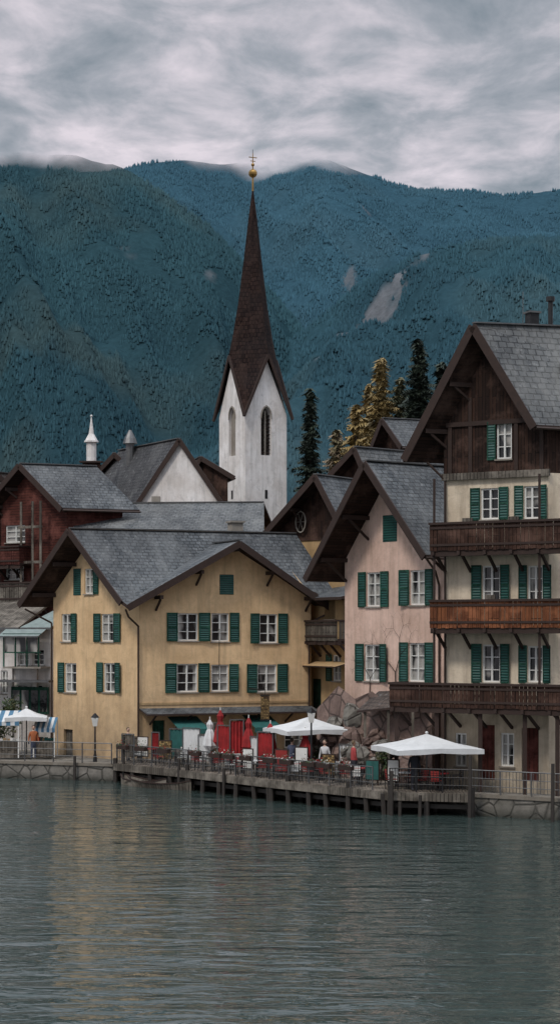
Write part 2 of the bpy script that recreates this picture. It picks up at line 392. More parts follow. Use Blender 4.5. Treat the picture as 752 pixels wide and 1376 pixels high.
for a,b,mt in ((1.6,3.3,'green'),(6.0,7.6,'green')):
    o.slab('shop_awnings',[ff.p(a,z1-.35,.05),ff.p(b,z1-.35,.05),ff.p(b,z1-.95,1.9),ff.p(a,z1-.95,1.9)],.03,mt,mt,mt)
    fbox(o,'shop_awnings',ff,a,b,z1-1.22,z1-.985,1.86,1.9,mt)
o.tube('flagpole',ff.p(4.6,5.2,.1),ff.p(4.3,8.0,.9),.025,.02,'dmetal',5)
o.box('chimney',(-2.6,108.6,13.4),(.7,.7,1.6),'conc',.4); o.box('chimney',(-2.6,108.6,14.25),(.9,.9,.1),'conc',.4)
o.finish()
# ---------------------------------------------------------------- pink house
A=V((3.2,92.));B=V((7.62,86.))
dn=V((.81,.59))
o,fp=gable_house('pink_gabled_house',A,B,dn,11,11.35,15.7,11.75,base=.5,fo=1.75,so=(.9,.6),wm='pink',rm='slate',
 ops=[(514,692,533,728,'','closed'),(482,769,522,815,'LR','win'),(539,766,583,813,'LR','win'),(478,866,522,915,'LR','win'),(537,864,583,916,'LR','win')],fin=False)
c=T(B,0)+fp.n3()*.1-V((fp.u.x,fp.u.y,0))*.3
pipe(o,[V((c.x-.7,c.y-1.2,11.2)),V((c.x-.2,c.y-.4,10.6)),V((c.x,c.y,10)),V((c.x,c.y,1))])
random.seed(3)
def twig(o,fr,u,z,a,l,r,dep):
    u2=u+math.cos(a)*l; z2=z+math.sin(a)*l
    o.tube('espalier',fr.p(u,z,.06),fr.p(u2,z2,.08),r,r*.7,'bark',4)
    if dep:
        for k_ in (-1,1): twig(o,fr,u2,z2,a+k_*random.uniform(.3,.9),l*random.uniform(.6,.85),r*.65,dep-1)
twig(o,fp,4.0,4.6,1.6,1.3,.035,5); twig(o,fp,2.0,4.6,1.5,1.0,.03,4)
o.finish()
# ---------------------------------------------------------------- right-hand inn
A=V((7.38,83.2));B=V((11.62,80.6)); dn=V((.9,.4))
o,fi=gable_house('timber_gabled_inn',A,B,dn,13,16.75,21.1,17.3,base=.6,fo=1.25,so=(.8,.5),wm='cream',rm='slate2',split=14.72,rise=.5,
 ops=[(632,656,683,698,'LR','win'),(692,653,735,697,'LR','win'),
      (634,760,685,812,'LR','win'),(697,760,740,812,'LR','win'),
      (634,866,685,917,'LR','win'),(697,868,740,917,'LR','win'),
      (643,974,664,1048,'','door','door'),(700,978,723,1050,'','door','door'),(611,985,626,1030,'','win'),(672,985,690,1030,'','win')],
 upops=[(655,567,687,617,'L','win')],fin=False,mid=.52)
z=14.72; fbox(o,'timber_trim',fi,-.1,fi.L+.1,z-.14,z+.16,.075,.2,'greywood')
z=16.95; fbox(o,'timber_trim',fi,0.1,fi.L-.1,z,z+.2,.075,.16,'trim')
for u in (.2,1.2,3.4,4.6): fbox(o,'timber_trim',fi,u,u+.18,14.9,16.95,.075,.14,'trim')
for u,zz in ((1.2,18.2),(3.8,18.2)): fbox(o,'timber_trim',fi,u,u+.16,17.15,zz,.075,.14,'trim')
def balcony(o,fr,u0,u1,zf,ht,proj,mat,part='balcony',posts=True,joist=.22):
    fbox(o,part,fr,u0,u1,zf-.12,zf,.02,proj,'trim')
    fbox(o,part,fr,u0,u1,zf-.12-joist,zf-.125,proj-.22,proj-.02,'trim')
    u=u0+.1
    while u<u1:
        fbox(o,part,fr,u,u+.14,zf-.12-joist*.8,zf-.125,.02,proj+.12,'trim')
        o.beam(part,fr.p(u+.07,zf-1.0,.03),fr.p(u+.07,zf-.3,proj*.75),.1,.12,'trim'); u+=1.25
    u=u0
    while u<u1-.05:
        w=.17; g=random.uniform(.012,.03)
        fbox(o,part,fr,u,min(u+w,u1),zf-.1+random.uniform(-.02,.02),zf+ht-.1,proj+.0,proj+.03+random.uniform(0,.015),mat); u+=w+g
    fbox(o,part,fr,u0-.03,u1+.03,zf+ht-.1,zf+ht,proj-.04,proj+.12,'trim')
    fbox(o,part,fr,u0,u1,zf+.1,zf+.2,proj+.046,proj+.075,'trim'); fbox(o,part,fr,u0,u1,zf+ht-.3,zf+ht-.2,proj+.046,proj+.075,'trim')
    for ue in (u0,u1-.04):
        v=.05
        while v<proj-.1:
            fbox(o,part,fr,ue,ue+.04,zf,zf+ht-.1,v,v+.16,mat); v+=.19
        fbox(o,part,fr,ue-.03,ue+.07,zf+ht-.1,zf+ht,.02,proj-.04,'trim')
balcony(o,fi,-.15,fi.L+1.6,11.5,1.15,1.2,'rail','upper_balcony')
balcony(o,fi,-.15,fi.L+1.6,8.1,1.15,1.2,'rail2','middle_balcony')
balcony(o,fi,-1.9,fi.L+1.6,4.62,.98,1.7,'rail','lower_balcony')
for u in (-1.7,.3,2.4,4.5,6.0):
    o.beam('posts',fi.p(u,.8,1.45),fi.p(u,4.3,1.45),.17,.17,'trim')
for u in (.0,fi.L+.05):
    o.beam('posts',fi.p(u,4.6,1.1),fi.p(u,14.6,1.1),.1,.1,'trim')
for u,zf in ((1.1,11.5),(3.3,11.5),(2.2,8.1)):
    fbox(o,'balcony_clutter',fi,u,u+.5,zf,zf+1.35,.5,.56,'greywood')
fbox(o,'lintels',fi,-.1,fi.L+.1,4.95,5.05,.001,.05,'greywood')
Mi=A+(B-A)*.52
def onroof(s_,t):
    q=Mi+V(dn).normalized()*s_+(B-Mi).normalized()*t; return V((q.x,q.y,21.32+.04*s_-t*(21.1-17.3)/((B-Mi).length)))
a=onroof(1.9,1.25);b=onroof(4.6,1.25)
o.beam('roof_window',a+V((0,0,.22)),b+V((0,0,.22)),.7,.1,'metal'); o.beam('roof_window',a+V((.0,-.3,.08)),b+V((0,-.3,.08)),.1,.22,'trim')
q=onroof(2.0,-.25); o.box('chimney',(q.x,q.y,21.3),(.45,.45,1.4),'dmetal',.4); o.box('chimney',(q.x,q.y,22.03),(.6,.6,.08),'metal',.4)
q=onroof(2.9,-.2); o.tube('flue',(q.x,q.y,20.8),(q.x,q.y,22.6),.11,.11,'dmetal'); o.tube('flue',(q.x,q.y,22.6),(q.x,q.y,22.8),.2,.2,'dmetal')
q=onroof(1.9,-.6); o.tube('aerial',(q.x,q.y,21),(q.x,q.y,23.0),.02,.015,'metal',5)
c=fi.p(.05,0,.12); pipe(o,[V((c.x-.8,c.y,15.4)),V((c.x,c.y,14.6)),V((c.x,c.y,.9))])
o.finish()
# ---------------------------------------------------------------- church tower
o=Obj('church_tower',(-2.2,151.7,2))
C=[V((-2.76,149)),V((.54,151.2)),V((-1.66,154.5)),V((-4.96,152.3))]
cen=V((-2.21,151.75)); zE=25.4; zG=29.9
for i in range(4):
    a,b=C[i],C[(i+1)%4]
    fr=Frame(a,b)
    if fr.n.dot((a+b)/2-cen)<0: fr.n=-fr.n
    Lw=fr.L; m=Lw/2
    w=.5; zb,zs=22.1,25.0
    arch=[(m-w,zb),(m-w,zs)]+[(m-w*math.cos(t),zs+1.0*math.sin(t)) for t in (.35,.7,1.1)]+[(m,zs+1.05)]+[(m+w*math.cos(t),zs+1.0*math.sin(t)) for t in (1.1,.7,.35)]+[(m+w,zs),(m+w,zb)]
    loops=[[V((x,z,0)) for x,z in [(0,1),(Lw,1),(Lw,zE),(m,zG),(0,zE)]],[V((x,z,0)) for x,z in arch]]
    flat=[q for l in loops for q in l]
    for t in tessellate_polygon(loops): o.face('walls',[fr.p(flat[j].x,flat[j].y) for j in t],'white',fr.n3())
    dep=-.45 if i==0 else -.25
    for (x0,z0),(x1,z1) in zip(arch,arch[1:]+arch[:1]):
        mm=V((m-(x0+x1)/2,24-(z0+z1)/2)); n=V((fr.u.x*mm.x,fr.u.y*mm.x,mm.y))
        o.face('belfry_reveals',[fr.p(x0,z0),fr.p(x1,z1),fr.p(x1,z1,dep),fr.p(x0,z0,dep)],'white',n)
    o.face('belfry_windows',[fr.p(x,z,dep) for x,z in arch],'pile' if i==0 else 'conc',fr.n3())
    if i==0:
        fbox(o,'tracery',fr,m-.05,m+.05,zb,zs+.7,-.3,-.15,'conc')
        for zz in np.arange(zb+.2,zs+.5,.3): fbox(o,'louvres',fr,m-w,m+w,zz,zz+.06,-.42,-.2,'trim')
    for (x0,z0),(x1,z1) in zip(arch[1:],arch[2:-1]): o.beam('arch_moulding',fr.p(x0,z0+.06,.03),fr.p(x1,z1+.06,.03),.08,.1,'conc')
    fbox(o,'string_course',fr,-.05,Lw+.05,16.0,16.2,.0,.1,'white')
    fbox(o,'slits',fr,m-.12,m+.12,18.6,19.3,.0,.02,'dmetal')
apex=V((cen.x,cen.y,44.3))
G=[];Cc=[];Mm=[]
for i in range(4):
    a,b=C[i],C[(i+1)%4]; mid=(a+b)/2; d=(mid-cen).normalized(); G.append(T(mid+d*.32,zG+.35))
    d=(a-cen).normalized(); Cc.append(T(a+d*.5,zE-.25)); Mm.append(T(cen+d*1.95,zG-.6))
def tri(p1,p2,p3):
    m=(p1+p2+p3)/3; out=m-V((cen.x,cen.y,m.z-1)); o.face('spire',[p1,p2,p3],'spire',out)
def seg(p1,p2,t): 
    q=p1.lerp(p2,t); c_=V((cen.x,cen.y,q.z)); return c_+(q-c_)*(1-.16*math.sin(math.pi*t)*(1-t*.3))
for i in range(4):
    for g,c_ in ((G[i],Mm[i]),(G[i],Mm[(i+1)%4])):
        ts=[0,.12,.3,.55,.8,1]
        for t0,t1 in zip(ts,ts[1:]):
            a0,b0,a1,b1=seg(g,apex,t0),seg(c_,apex,t0),seg(g,apex,t1),seg(c_,apex,t1)
            if t1==1: tri(a0,b0,apex)
            else: tri(a0,b0,b1); tri(a0,b1,a1)
    tri(Mm[i],G[i],Cc[i]); tri(Mm[(i+1)%4],G[i],Cc[(i+1)%4])
    for c_ in (Cc[i],Cc[(i+1)%4]): o.beam('barge_boards',G[i]-V((0,0,.08)),c_-V((0,0,.05)),.12,.22,'trim')
o.tube('finial',apex-V((0,0,.5)),apex+V((0,0,2.6)),.08,.03,'gold')
o.ball('finial',apex+V((0,0,.95)),.36,'gold'); o.ball('finial',apex+V((0,0,1.65)),.14,'gold')
o.beam('cross',apex+V((-.32,-.15,2.25)),apex+V((.32,.15,2.25)),.06,.06,'gold'); o.beam('cross',apex+V((-.2,-.1,1.95)),apex+V((.2,.1,1.95)),.05,.05,'gold')
o.tube('lightning_rod',apex+V((0,0,-.3)),apex+V((0,0,2.9)),.03,.02,'dmetal')
o.finish()
# ---------------------------------------------------------------- church nave with white gable
gable_house('white_gabled_church_nave',P2(184,131),P2(293,130),(-.5,.86),9,16.9,21.2,16.9,base=2,fo=.25,so=(.3,.3),wm='white',rm='darkslate',th=.16,purlins=False,gut=False)
o=Obj('church_ridge_turret',(W(123,134),134,18))
x=W(123,134); y=134
o.box('base',(x,y,18.6),(1.1,1.1,2.9),'wood',.3); o.slab('base_roof',[(x-.8,y-.8,20.1),(x+.8,y-.8,20.1),(x+.8,y+.8,20.2),(x-.8,y+.8,20.2)],.12,'brownroof','trim','trim')
o.tube('shaft',(x,y,20.1),(x,y,21.5),.36,.36,'white',8); o.tube('cornice',(x,y,21.5),(x,y,21.62),.52,.5,'white',8)
o.tube('cap',(x,y,21.62),(x,y,22.1),.46,.2,'white',8); o.tube('cap',(x,y,22.1),(x,y,23.4),.19,.02,'white',8); o.ball('finial',(x,y,23.4),.09,'white',8,6)
o.finish()
o=Obj('roof_vent_cowl',(W(175,136),136,19)); x=W(175,136)
o.tube('cowl',(x,136,19),(x,136,21.6),.32,.32,'metal',10); o.tube('cowl',(x,136,21.6),(x,136,22.0),.55,.42,'metal',10); o.tube('cowl',(x,136,22.0),(x,136,22.6),.42,.1,'metal',10)
o.finish()
gable_house('brown_roofed_house',P2(118,140),P2(190,137),(-.1,.99),6,18.9,20.9,18.9,base=3,fo=.5,so=(.4,.4),wm='wood',rm='brownroof',purlins=False,ops=[('m',.8,17.3,.8,1.0,'','win'),('m',2.4,17.3,.8,1.0,'','win')])
gable_house('brown_roofed_house',P2(-30,132),P2(36,134),(.5,.86),8,17.0,19.0,17.0,base=3,fo=.5,so=(.5,.5),wm='wood',rm='brownroof',purlins=False)
gable_house('brown_roofed_house',P2(232,144),P2(306,141),(-.2,.97),8,18.2,21.0,19.6,base=3,fo=.5,so=(.5,.5),wm='wood',rm='brownroof',purlins=False)
# ---------------------------------------------------------------- long slate-roofed house behind the yellow one
def ridge_house(name,pa,da,pb,db,pyr,pye,depth,base,wm,rm,left_in=0,right_in=0,so=.5):
    A=P2(pa,da);B=P2(pb,db); fr=Frame(A,B); bk=-fr.n
    ze=Z(pye,(da+db)/2); zr=Z(pyr,(da+db)/2+depth/2)
    o=Obj(name,(A.x,A.y,base))
    wall(o,fr,[(0,base),(fr.L,base),(fr.L,ze),(0,ze)],[],wm)
    A2=A+bk*depth;B2=B+bk*depth
    Ma=A+bk*depth/2+fr.u*left_in;Mb=B+bk*depth/2-fr.u*right_in
    o.face('walls',[T(A,base),T(A2,base),T(A2,ze),T(Ma,zr),T(A,ze)],wm); o.face('walls',[T(B,base),T(B2,base),T(B2,ze),T(Mb,zr),T(B,ze)],wm)
    o.face('walls',[T(A2,base),T(B2,base),T(B2,ze),T(A2,ze)],wm)
    k=(zr-ze)/(depth/2)
    for s_,(a,b) in ((1,(A,B)),(-1,(A2,B2))):
        n=fr.n*s_*so
        o.slab('roof',[T(Ma-fr.u*so,zr+.2),T(Mb+fr.u*so,zr+.2),T(b+n+fr.u*so,ze-k*so+.2),T(a+n-fr.u*so,ze-k*so+.2)],.18,rm,'trim','soffit')
    o.beam('ridge_cap',T(Ma-fr.u*so,zr+.24),T(Mb+fr.u*so,zr+.24),.25,.06,'metal')
    for t in (.3,):
        q=Ma.lerp(Mb,t); o.box('chimney',(q.x,q.y+.5,zr+.2),(.55,.55,.9),'conc')
    o.finish(); return fr
ridge_house('slate_roofed_house',100,115,345,114,680,716,9,1,'ochre','slate2',left_in=1.6,right_in=.5)
# ---------------------------------------------------------------- houses between the church and the inn
o,fr=gable_house('ochre_wood_gabled_house',P2(372,111),P2(470,107),(.55,.83),12,13.6,16.7,13.9,base=1,fo=1.2,so=(1.0,.5),wm='ochre',rm='slate',split=13.2,ops=[],fin=False,mid=.68)
cz=14.3; cu=fr.pick(408,698)[0]
for i in range(12):
    a=2*math.pi*i/12; b=a+math.pi/6
    o.beam('round_lattice',fr.p(cu+.4*math.cos(a),cz+.62*math.sin(a),.28),fr.p(cu+.4*math.cos(b),cz+.62*math.sin(b),.28),.06,.06,'conc')
    if i%2==0: o.beam('round_lattice',fr.p(cu+.4*math.cos(a),cz+.62*math.sin(a),.28),fr.p(cu-.4*math.cos(a),cz-.62*math.sin(a),.28),.035,.035,'conc')
o.finish()
gable_house('slate_gabled_house',P2(412,121),P2(520,117),(.75,.65),12,15.4,19.3,16.0,base=1,fo=1.0,so=(1.0,.5),wm='ochre',rm='slate2',split=15.2,mid=.74)
gable_house('brown_gabled_house',P2(508,127),P2(548,124),(.93,.36),6,19.6,22.0,20.4,base=2,fo=.8,so=(.5,.5),wm='wood',rm='slate',purlins=False)
A=P2(416,106.5);B=P2(474,101.5)
o=Obj('ochre_side_house',(A.x,A.y,.8)); fs=Frame(A,B)
wall(o,fs,[(0,.6),(fs.L,.6),(fs.L,9.6),(0,9.6)],[(416.6,912,431,957,'','door','gdoor'),(436,805,450,832,'','win'),(440,880,458,915,'L','win')],'ochre')
bk=-fs.n
o.face('walls',[T(A,.6),T(A+bk*6,.6),T(A+bk*6,11),T(A,9.6)],'ochre')
o.face('walls',[T(B,.6),T(B+bk*6,.6),T(B+bk*6,11),T(B,9.6)],'ochre')
o.slab('roof',[fs.p(-.6,9.75,.9),fs.p(fs.L+.3,9.75,.9),fs.p(fs.L+.3,11.4,-6),fs.p(-.6,11.4,-6)],.16,'slate','trim','soffit')
balcony(o,fs,.1,fs.L-.1,7.45,1.05,.9,'greywood')
o.slab('awning',[fs.p(.2,6.2,.05),fs.p(fs.L,6.2,.05),fs.p(fs.L,5.95,1.1),fs.p(.2,5.95,1.1)],.07,'ochre','trim','soffit')
o.finish()
# ---------------------------------------------------------------- red timber house at left
o,fr=gable_house('red_timber_house',P2(2,119),P2(90,115.5),(.93,.37),3.6,15.9,18.2,15.9,base=1,fo=.9,so=(1.0,.8),wm='redwood',rm='slate',
  ops=[(8,706,34,729,'','win'),(8,757,32,779,'','win')],fin=False)
balcony(o,fr,-2,fr.L*.5,Z(757,117),1.1,1.2,'redwood'); balcony(o,fr,-2,fr.L*.8,Z(808,117),1.2,1.2,'greywood')
for u in (2.6,3.6,4.3): o.beam('balcony_posts',fr.p(u,9,.8),fr.p(u,16.0,.8),.14,.14,'greywood')
for z in (12.2,14.4): o.beam('balcony_posts',fr.p(2.4,z,.8),fr.p(4.4,z,.8),.12,.16,'greywood')
o.finish()
ridge_house('red_timber_house',-160,122,0,120,655,690,8,1,'redwood','brownroof')
A=P2(-90,112);B=P2(68,109.5)
o=Obj('white_waterside_house',(A.x,A.y,.8)); fr=Frame(A,B)
wall(o,fr,[(0,.6),(fr.L,.6),(fr.L,8.0),(0,8.0)],[(2,901,13,932,'','win'),(25,872,40,894,'','win'),(44,872,60,894,'','win'),(22,920,38,955,'','win'),(42,920,58,955,'','win'),(-60,900,-45,940,'','win')],'white')
bk=-fr.n
o.face('walls',[T(B,.6),T(B+bk*6,.6),T(B+bk*6,8),T(B,8)],'white')
u0=fr.pick(18,850)[0]
o.slab('roof',[fr.p(-.3,8.1,.5),fr.p(u0+.6,8.1,.5),fr.p(u0+.6,9.7,-4),fr.p(-.3,9.7,-4)],.14,'greywood','metal','soffit')
o.slab('roof',[fr.p(u0+.7,8.1,.5),fr.p(fr.L+.3,8.1,.5),fr.p(fr.L+.1,9.2,-2.5),fr.p(u0+1.6,9.2,-2.5)],.12,'patina','metal','soffit')
for zz,pr in ((5.7,1.3),):
    fbox(o,'veranda',fr,u0,fr.L,zz,zz+.1,.01,pr,'conc')
    for u in np.arange(u0,fr.L,.75):
        fbox(o,'veranda',fr,u,u+.07,zz+.1,zz+2.0,pr-.07,pr,'gdoor')
    fbox(o,'veranda',fr,u0,fr.L,zz+1.95,zz+2.05,pr-.1,pr+.02,'gdoor'); fbox(o,'veranda',fr,u0,fr.L,zz+.9,zz+.97,pr-.06,pr-.01,'gdoor')
    for u in np.arange(u0+.1,fr.L-.5,.75): fbox(o,'veranda',fr,u,u+.6,zz+.97,zz+1.95,pr-.045,pr-.025,'glass')
o.slab('veranda_roof',[fr.p(u0-.2,8.0,.55),fr.p(fr.L,8.0,.55),fr.p(fr.L,7.6,1.6),fr.p(u0-.2,7.6,1.6)],.08,'patina','metal','soffit')
for u in np.arange(.3,fr.L,1.6): fbox(o,'piers',fr,u,u+.3,.8,5.7,.0,.18,'white')
fbox(o,'green_fascia',fr,u0,fr.L,3.0,4.6,.19,.26,'gdoor')
for u in np.arange(u0+.1,fr.L-.4,.6): fbox(o,'green_fascia',fr,u,u+.45,3.15,4.4,.265,.28,'glass')
fbox(o,'lower_canopy',fr,3,fr.L+.6,4.9,5.02,.3,1.5,'metal')
o.finish()
# ---------------------------------------------------------------- ground, water, quay
shore=[(-3000,900),(-600,300),(-100,130),(-30,104),(-15.2,100.1),(-8.7,97.6),(-8.1,100.6),(-3.5,97.4),(1.5,91.5),(5.6,84.5),(7.9,79.8),(11.7,77.3),(30,70),(200,60),(600,50),(3000,-100)]
sx=[p[0] for p in shore]; sy=[p[1] for p in shore]
xs=sorted(set([float(v) for v in sx]+list(np.arange(-60,60,3.0))+[-1500,-1000,-300,-200,-140,90,130,300,400,1000,1800,-2200]))
offs=[(0,-3),(.01,.8),(4,.8),(12,.85),(22,1.2),(40,3.5),(60,6),(90,8),(180,10),(500,12),(1200,16),(2100,20),(7000,25)]
vs=[];fs_=[]
for oy,oz in offs:
    for x in xs: vs.append((x,float(np.interp(x,sx,sy))+oy,oz))
n=len(xs)
for j in range(len(offs)-1):
    for i in range(n-1): fs_.append((j*n+i,j*n+i+1,(j+1)*n+i+1,(j+1)*n+i))
M['ground']=stone('ground_paving',(.16,.15,.13),(.24,.225,.2),.9)
me=bpy.data.meshes.new('ground'); me.from_pydata(vs,[],fs_); me.materials.append(M['ground'])
g=bpy.data.objects.new('ground',me); bpy.context.collection.objects.link(g)
def water_mat():
    m,nt,b=new_mat('lake_water'); p=pos(nt)
    b.inputs['Base Color'].default_value=(.038,.056,.052,1); b.inputs['Roughness'].default_value=.05; b.inputs['IOR'].default_value=1.4
    n1=noise(nt,mapping(nt,p,(.4,1.0,1)),.55,2,.5,.3)
    n2=noise(nt,mapping(nt,p,(.5,1.1,1)),1.5,3,.5,.5)
    patch=ramp(nt,noise(nt,mapping(nt,p,(.03,.06,1)),1.0,3,.5),.38,.62,(.4,.4,.4),(1,1,1))
    q=bump(nt,b,n1,.5,.24)
    bn=nd(nt,'ShaderNodeBump',{'Height':n2,'Strength':patch,'Distance':.115,'Normal':q}); nt.links.new(bn.outputs[0],b.inputs['Normal'])
    return m
M['water']=water_mat()
me=bpy.data.meshes.new('lake_water'); me.from_pydata([(-3000,-600,0),(3000,-600,0),(3000,950,0),(-3000,950,0)],[],[(0,1,2,3)]); me.materials.append(M['water'])
g=bpy.data.objects.new('lake_water',me); bpy.context.collection.objects.link(g)
def quay(name,pts,z1,mat,w=.5):
    o=Obj(name,(pts[0][0],pts[0][1],0))
    for a,b in zip(pts,pts[1:]):
        fr=Frame(a,b); fbox(o,'wall',fr,0,fr.L,-2,z1-.12,-w,.05,mat); fbox(o,'coping',fr,0,fr.L,z1-.118,z1+.04,-w-.1,.12,'conc')
    o.finish()
quay('stone_quay',[(-60,115),(-30,104),(-15.2,100),(-8.7,97.5)],.9,'stone')
quay('stone_quay',[(8.0,79.6),(11.7,77.1),(30,69.8),(60,66)],.9,'stone')
front=[(-8.65,97.0),(-4.6,92),(-.55,86.2),(4.6,79.7),(8.05,78.6)]
back=[(8.2,84),(5,90),(0,96),(-4,100),(-8.4,101)]
o=Obj('timber_jetty',(0,88,0))
o.slab('deck',[V((a,b,.98)) for a,b in front+back],.12,'deck','greywood','trim')
for a,b in zip(front,front[1:]):
    fr=Frame(a,b); fbox(o,'edge_beam',fr,0,fr.L,.62,.95,-.18,.03,'greywood')
    k=int(fr.L/1.3)
    for i in range(k+1):
        u=fr.L*i/k+random.uniform(-.15,.15); t=random.uniform(-.12,.12)
        o.tube('piles',fr.p(u,-1.5,-.15+t),fr.p(u+t,random.choice([.9,.9,1.25]),-.1),.14,.12,'pile',7)
        o.tube('piles',fr.p(u,-1.5,-1.9),fr.p(u,.85,-1.9),.13,.12,'pile',7)
    fbox(o,'cross_beam',fr,0,fr.L,.3,.48,-.34,-.26,'pile')
o.finish()
def railing(name,pts,z,h,step=1.4,bal=.0,mat='metal',r=.028,board=False):
    o=Obj(name,(pts[0][0],pts[0][1],z))
    for a,b in zip(pts,pts[1:]):
        fr=Frame(a,b); k=max(1,int(fr.L/step))
        for i in range(k+1): o.tube('posts',fr.p(fr.L*i/k,z),fr.p(fr.L*i/k,z+h),r*1.3,r*1.3,mat,6)
        for zz in (h,h*.66,h*.33): o.tube('rails',fr.p(0,z+zz),fr.p(fr.L,z+zz),r if zz==h else r*.6,r if zz==h else r*.6,mat,6)
        if bal:
            for u in np.arange(.1,fr.L,bal): o.tube('balusters',fr.p(u,z+.1),fr.p(u,z+h),r*.45,r*.45,mat,4)
    o.finish()
railing('metal_railing',[(-40,107.4),(-30,103.9),(-15.2,99.95),(-8.8,97.4)],.94,1.05,1.5)
railing('metal_railing',[(-8.5,97.1),(-4.55,92.15),(-.5,86.35),(4.0,80.6)],.98,1.0,1.3,.16)
railing('metal_railing',[(4.7,79.85),(8.0,78.75)],.98,1.0,1.1,.14,'dmetal')
railing('metal_railing',[(8.1,79.4),(11.7,77.0),(25,72)],.94,1.0,1.3,.16)
o=Obj('mooring_posts',(8,78,0))
for x,y,h_ in ((W(525,79.3),79.3,1.9),(W(536,79.2),79.2,.6),(W(630,78.3),78.3,2.6),(W(563,78.9),78.9,.9),(W(741,76.6),76.6,2.4),(W(166,96.6),96.6,2.4),(W(100,98),98,1.3),(W(240,92.5),92.5,1.5),(W(300,89),89,1.3)):
    o.tube('post',(x,y,-1.5),(x+.03,y,h_),.09,.075,'pile',7)
o.finish()
# ---------------------------------------------------------------- terrace furniture
def parasol(x,y,z,w,hc,rise,mat='canvas',ang=.2,n=4,name='white_parasol'):
    o=Obj(name,(x,y,z)); zt=z+hc
    o.tube('pole',(x,y,z),(x,y,zt+rise),.04,.035,'metal',8); o.box('foot',(x,y,z+.06),(.7,.7,.12),'conc',ang)
    R=w/2*math.sqrt(2) if n==4 else w/2; pts=[]; N=n*4
    for i in range(N):
        t=(i%4)/4; i0=i//4; a0=ang+math.pi/n+2*math.pi*i0/n; a1=ang+math.pi/n+2*math.pi*(i0+1)/n
        q=V((math.cos(a0),math.sin(a0)))*(1-t)+V((math.cos(a1),math.sin(a1)))*t
        sag=-.06*math.sin(math.pi*t); pts.append(V((x+q.x*R,y+q.y*R,zt-sag)))
    top=V((x,y,zt+rise))
    mids=[p_.lerp(top,.5)-V((0,0,.06+.07*(((i%4)/4)*(1-(i%4)/4)*4))) for i,p_ in enumerate(pts)]
    for i in range(N):
        j=(i+1)%N
        o.face('canopy',[pts[i],pts[j],mids[j],mids[i]],mat,(0,0,1)); o.face('canopy',[mids[i],mids[j],top],mat,(0,0,1))
        d=V((0,0,.2+.04*(i%2))); d2=V((0,0,.2+.04*(j%2))); o.face('valance',[pts[i],pts[j],pts[j]-d2,pts[i]-d],mat,pts[i]-V((x,y,pts[i].z)))
        if i%4==0: o.tube('ribs',V((x,y,zt+rise-.1)),pts[i]-V((0,0,.05)),.015,.015,'metal',4)
    o.ball('finial',top+V((0,0,.05)),.07,mat,8,5)
    o.finish()
parasol(W(415,90),90,.98,3.5,2.15,.6,ang=.35)
parasol(W(573,81.5),81.6,.98,3.9,1.78,.6,ang=.25)
parasol(W(36,103.5),103.5,.9,2.3,2.2,.5,ang=.1)
def stall(px,d,w,mat1,mat2,h=2.3):
    x=W(px,d); o=Obj('market_stall',(x,d,.9)); n=8
    for i in range(n):
        a=x-w/2+w*i/n; b=x-w/2+w*(i+1)/n; mt=mat1 if i%2 else mat2
        o.face('awning',[(a,d-.9,.9+h-.3),(b,d-.9,.9+h-.3),(b,d+.6,.9+h+.25),(a,d+.6,.9+h+.25)],mt,(0,-.3,1))
        o.face('valance',[(a,d-.9,.9+h-.3),(b,d-.9,.9+h-.3),(b,d-.9,.9+h-.52),(a,d-.9,.9+h-.52)],mt,(0,-1,0))
    for sx_ in (-1,1):
        o.beam('posts',(x+sx_*w*.48,d-.85,.9),(x+sx_*w*.48,d-.85,.9+h-.3),.06,.06,'frame'); o.beam('posts',(x+sx_*w*.48,d+.55,.9),(x+sx_*w*.48,d+.55,.9+h+.2),.06,.06,'frame')
    o.box('counter',(x,d-.4,1.35),(w*.9,.6,.9),'greywood')
    for i in range(8): o.box('goods',(x-w*.4+w*.8*i/7,d-.45+random.uniform(-.1,.1),1.87),(.18,.2,random.uniform(.1,.25)),random.choice(['redcloth','frame','green','ochre']),random.random())
    o.finish()
random.seed(5)
stall(6,103.2,1.9,'bluecloth','canvas'); stall(-40,105,2.4,'redcloth','canvas'); stall(62,103.8,1.2,'bluecloth','canvas',1.9)
def folded(px,d,z,h,mat='redcloth'):
    x=W(px,d); o=Obj('folded_parasol',(x,d,z)); o.tube('pole',(x,d,z),(x,d,z+h+.15),.035,.03,'frame',6); o.box('foot',(x,d,z+.05),(.5,.5,.1),'conc')
    N=14; lev=[(.35,.10),(.45,.28),(.6,.24),(.75,.15),(.8,.1),(.9,.14),(1,.03)]
    rings=[]
    for f,r in lev: rings.append([V((x+math.cos(2*math.pi*i/N)*r*(1+.3*(i%2)),d+math.sin(2*math.pi*i/N)*r*(1+.3*(i%2)),z+h*f)) for i in range(N)])
    for a,b in zip(rings,rings[1:]):
        for i in range(N):
            f=[a[i],a[(i+1)%N],b[(i+1)%N],b[i]]; o.face('cloth',f,mat,f[0]-V((x,d,f[0].z)))
    o.finish()
for px,d,h_ in ((296,94,2.9),(334,92,2.6),(363,90.5,2.4),(410,88.5,2.2)): folded(px,d,.98,h_)
folded(282,94.5,.98,2.4,'canvas')
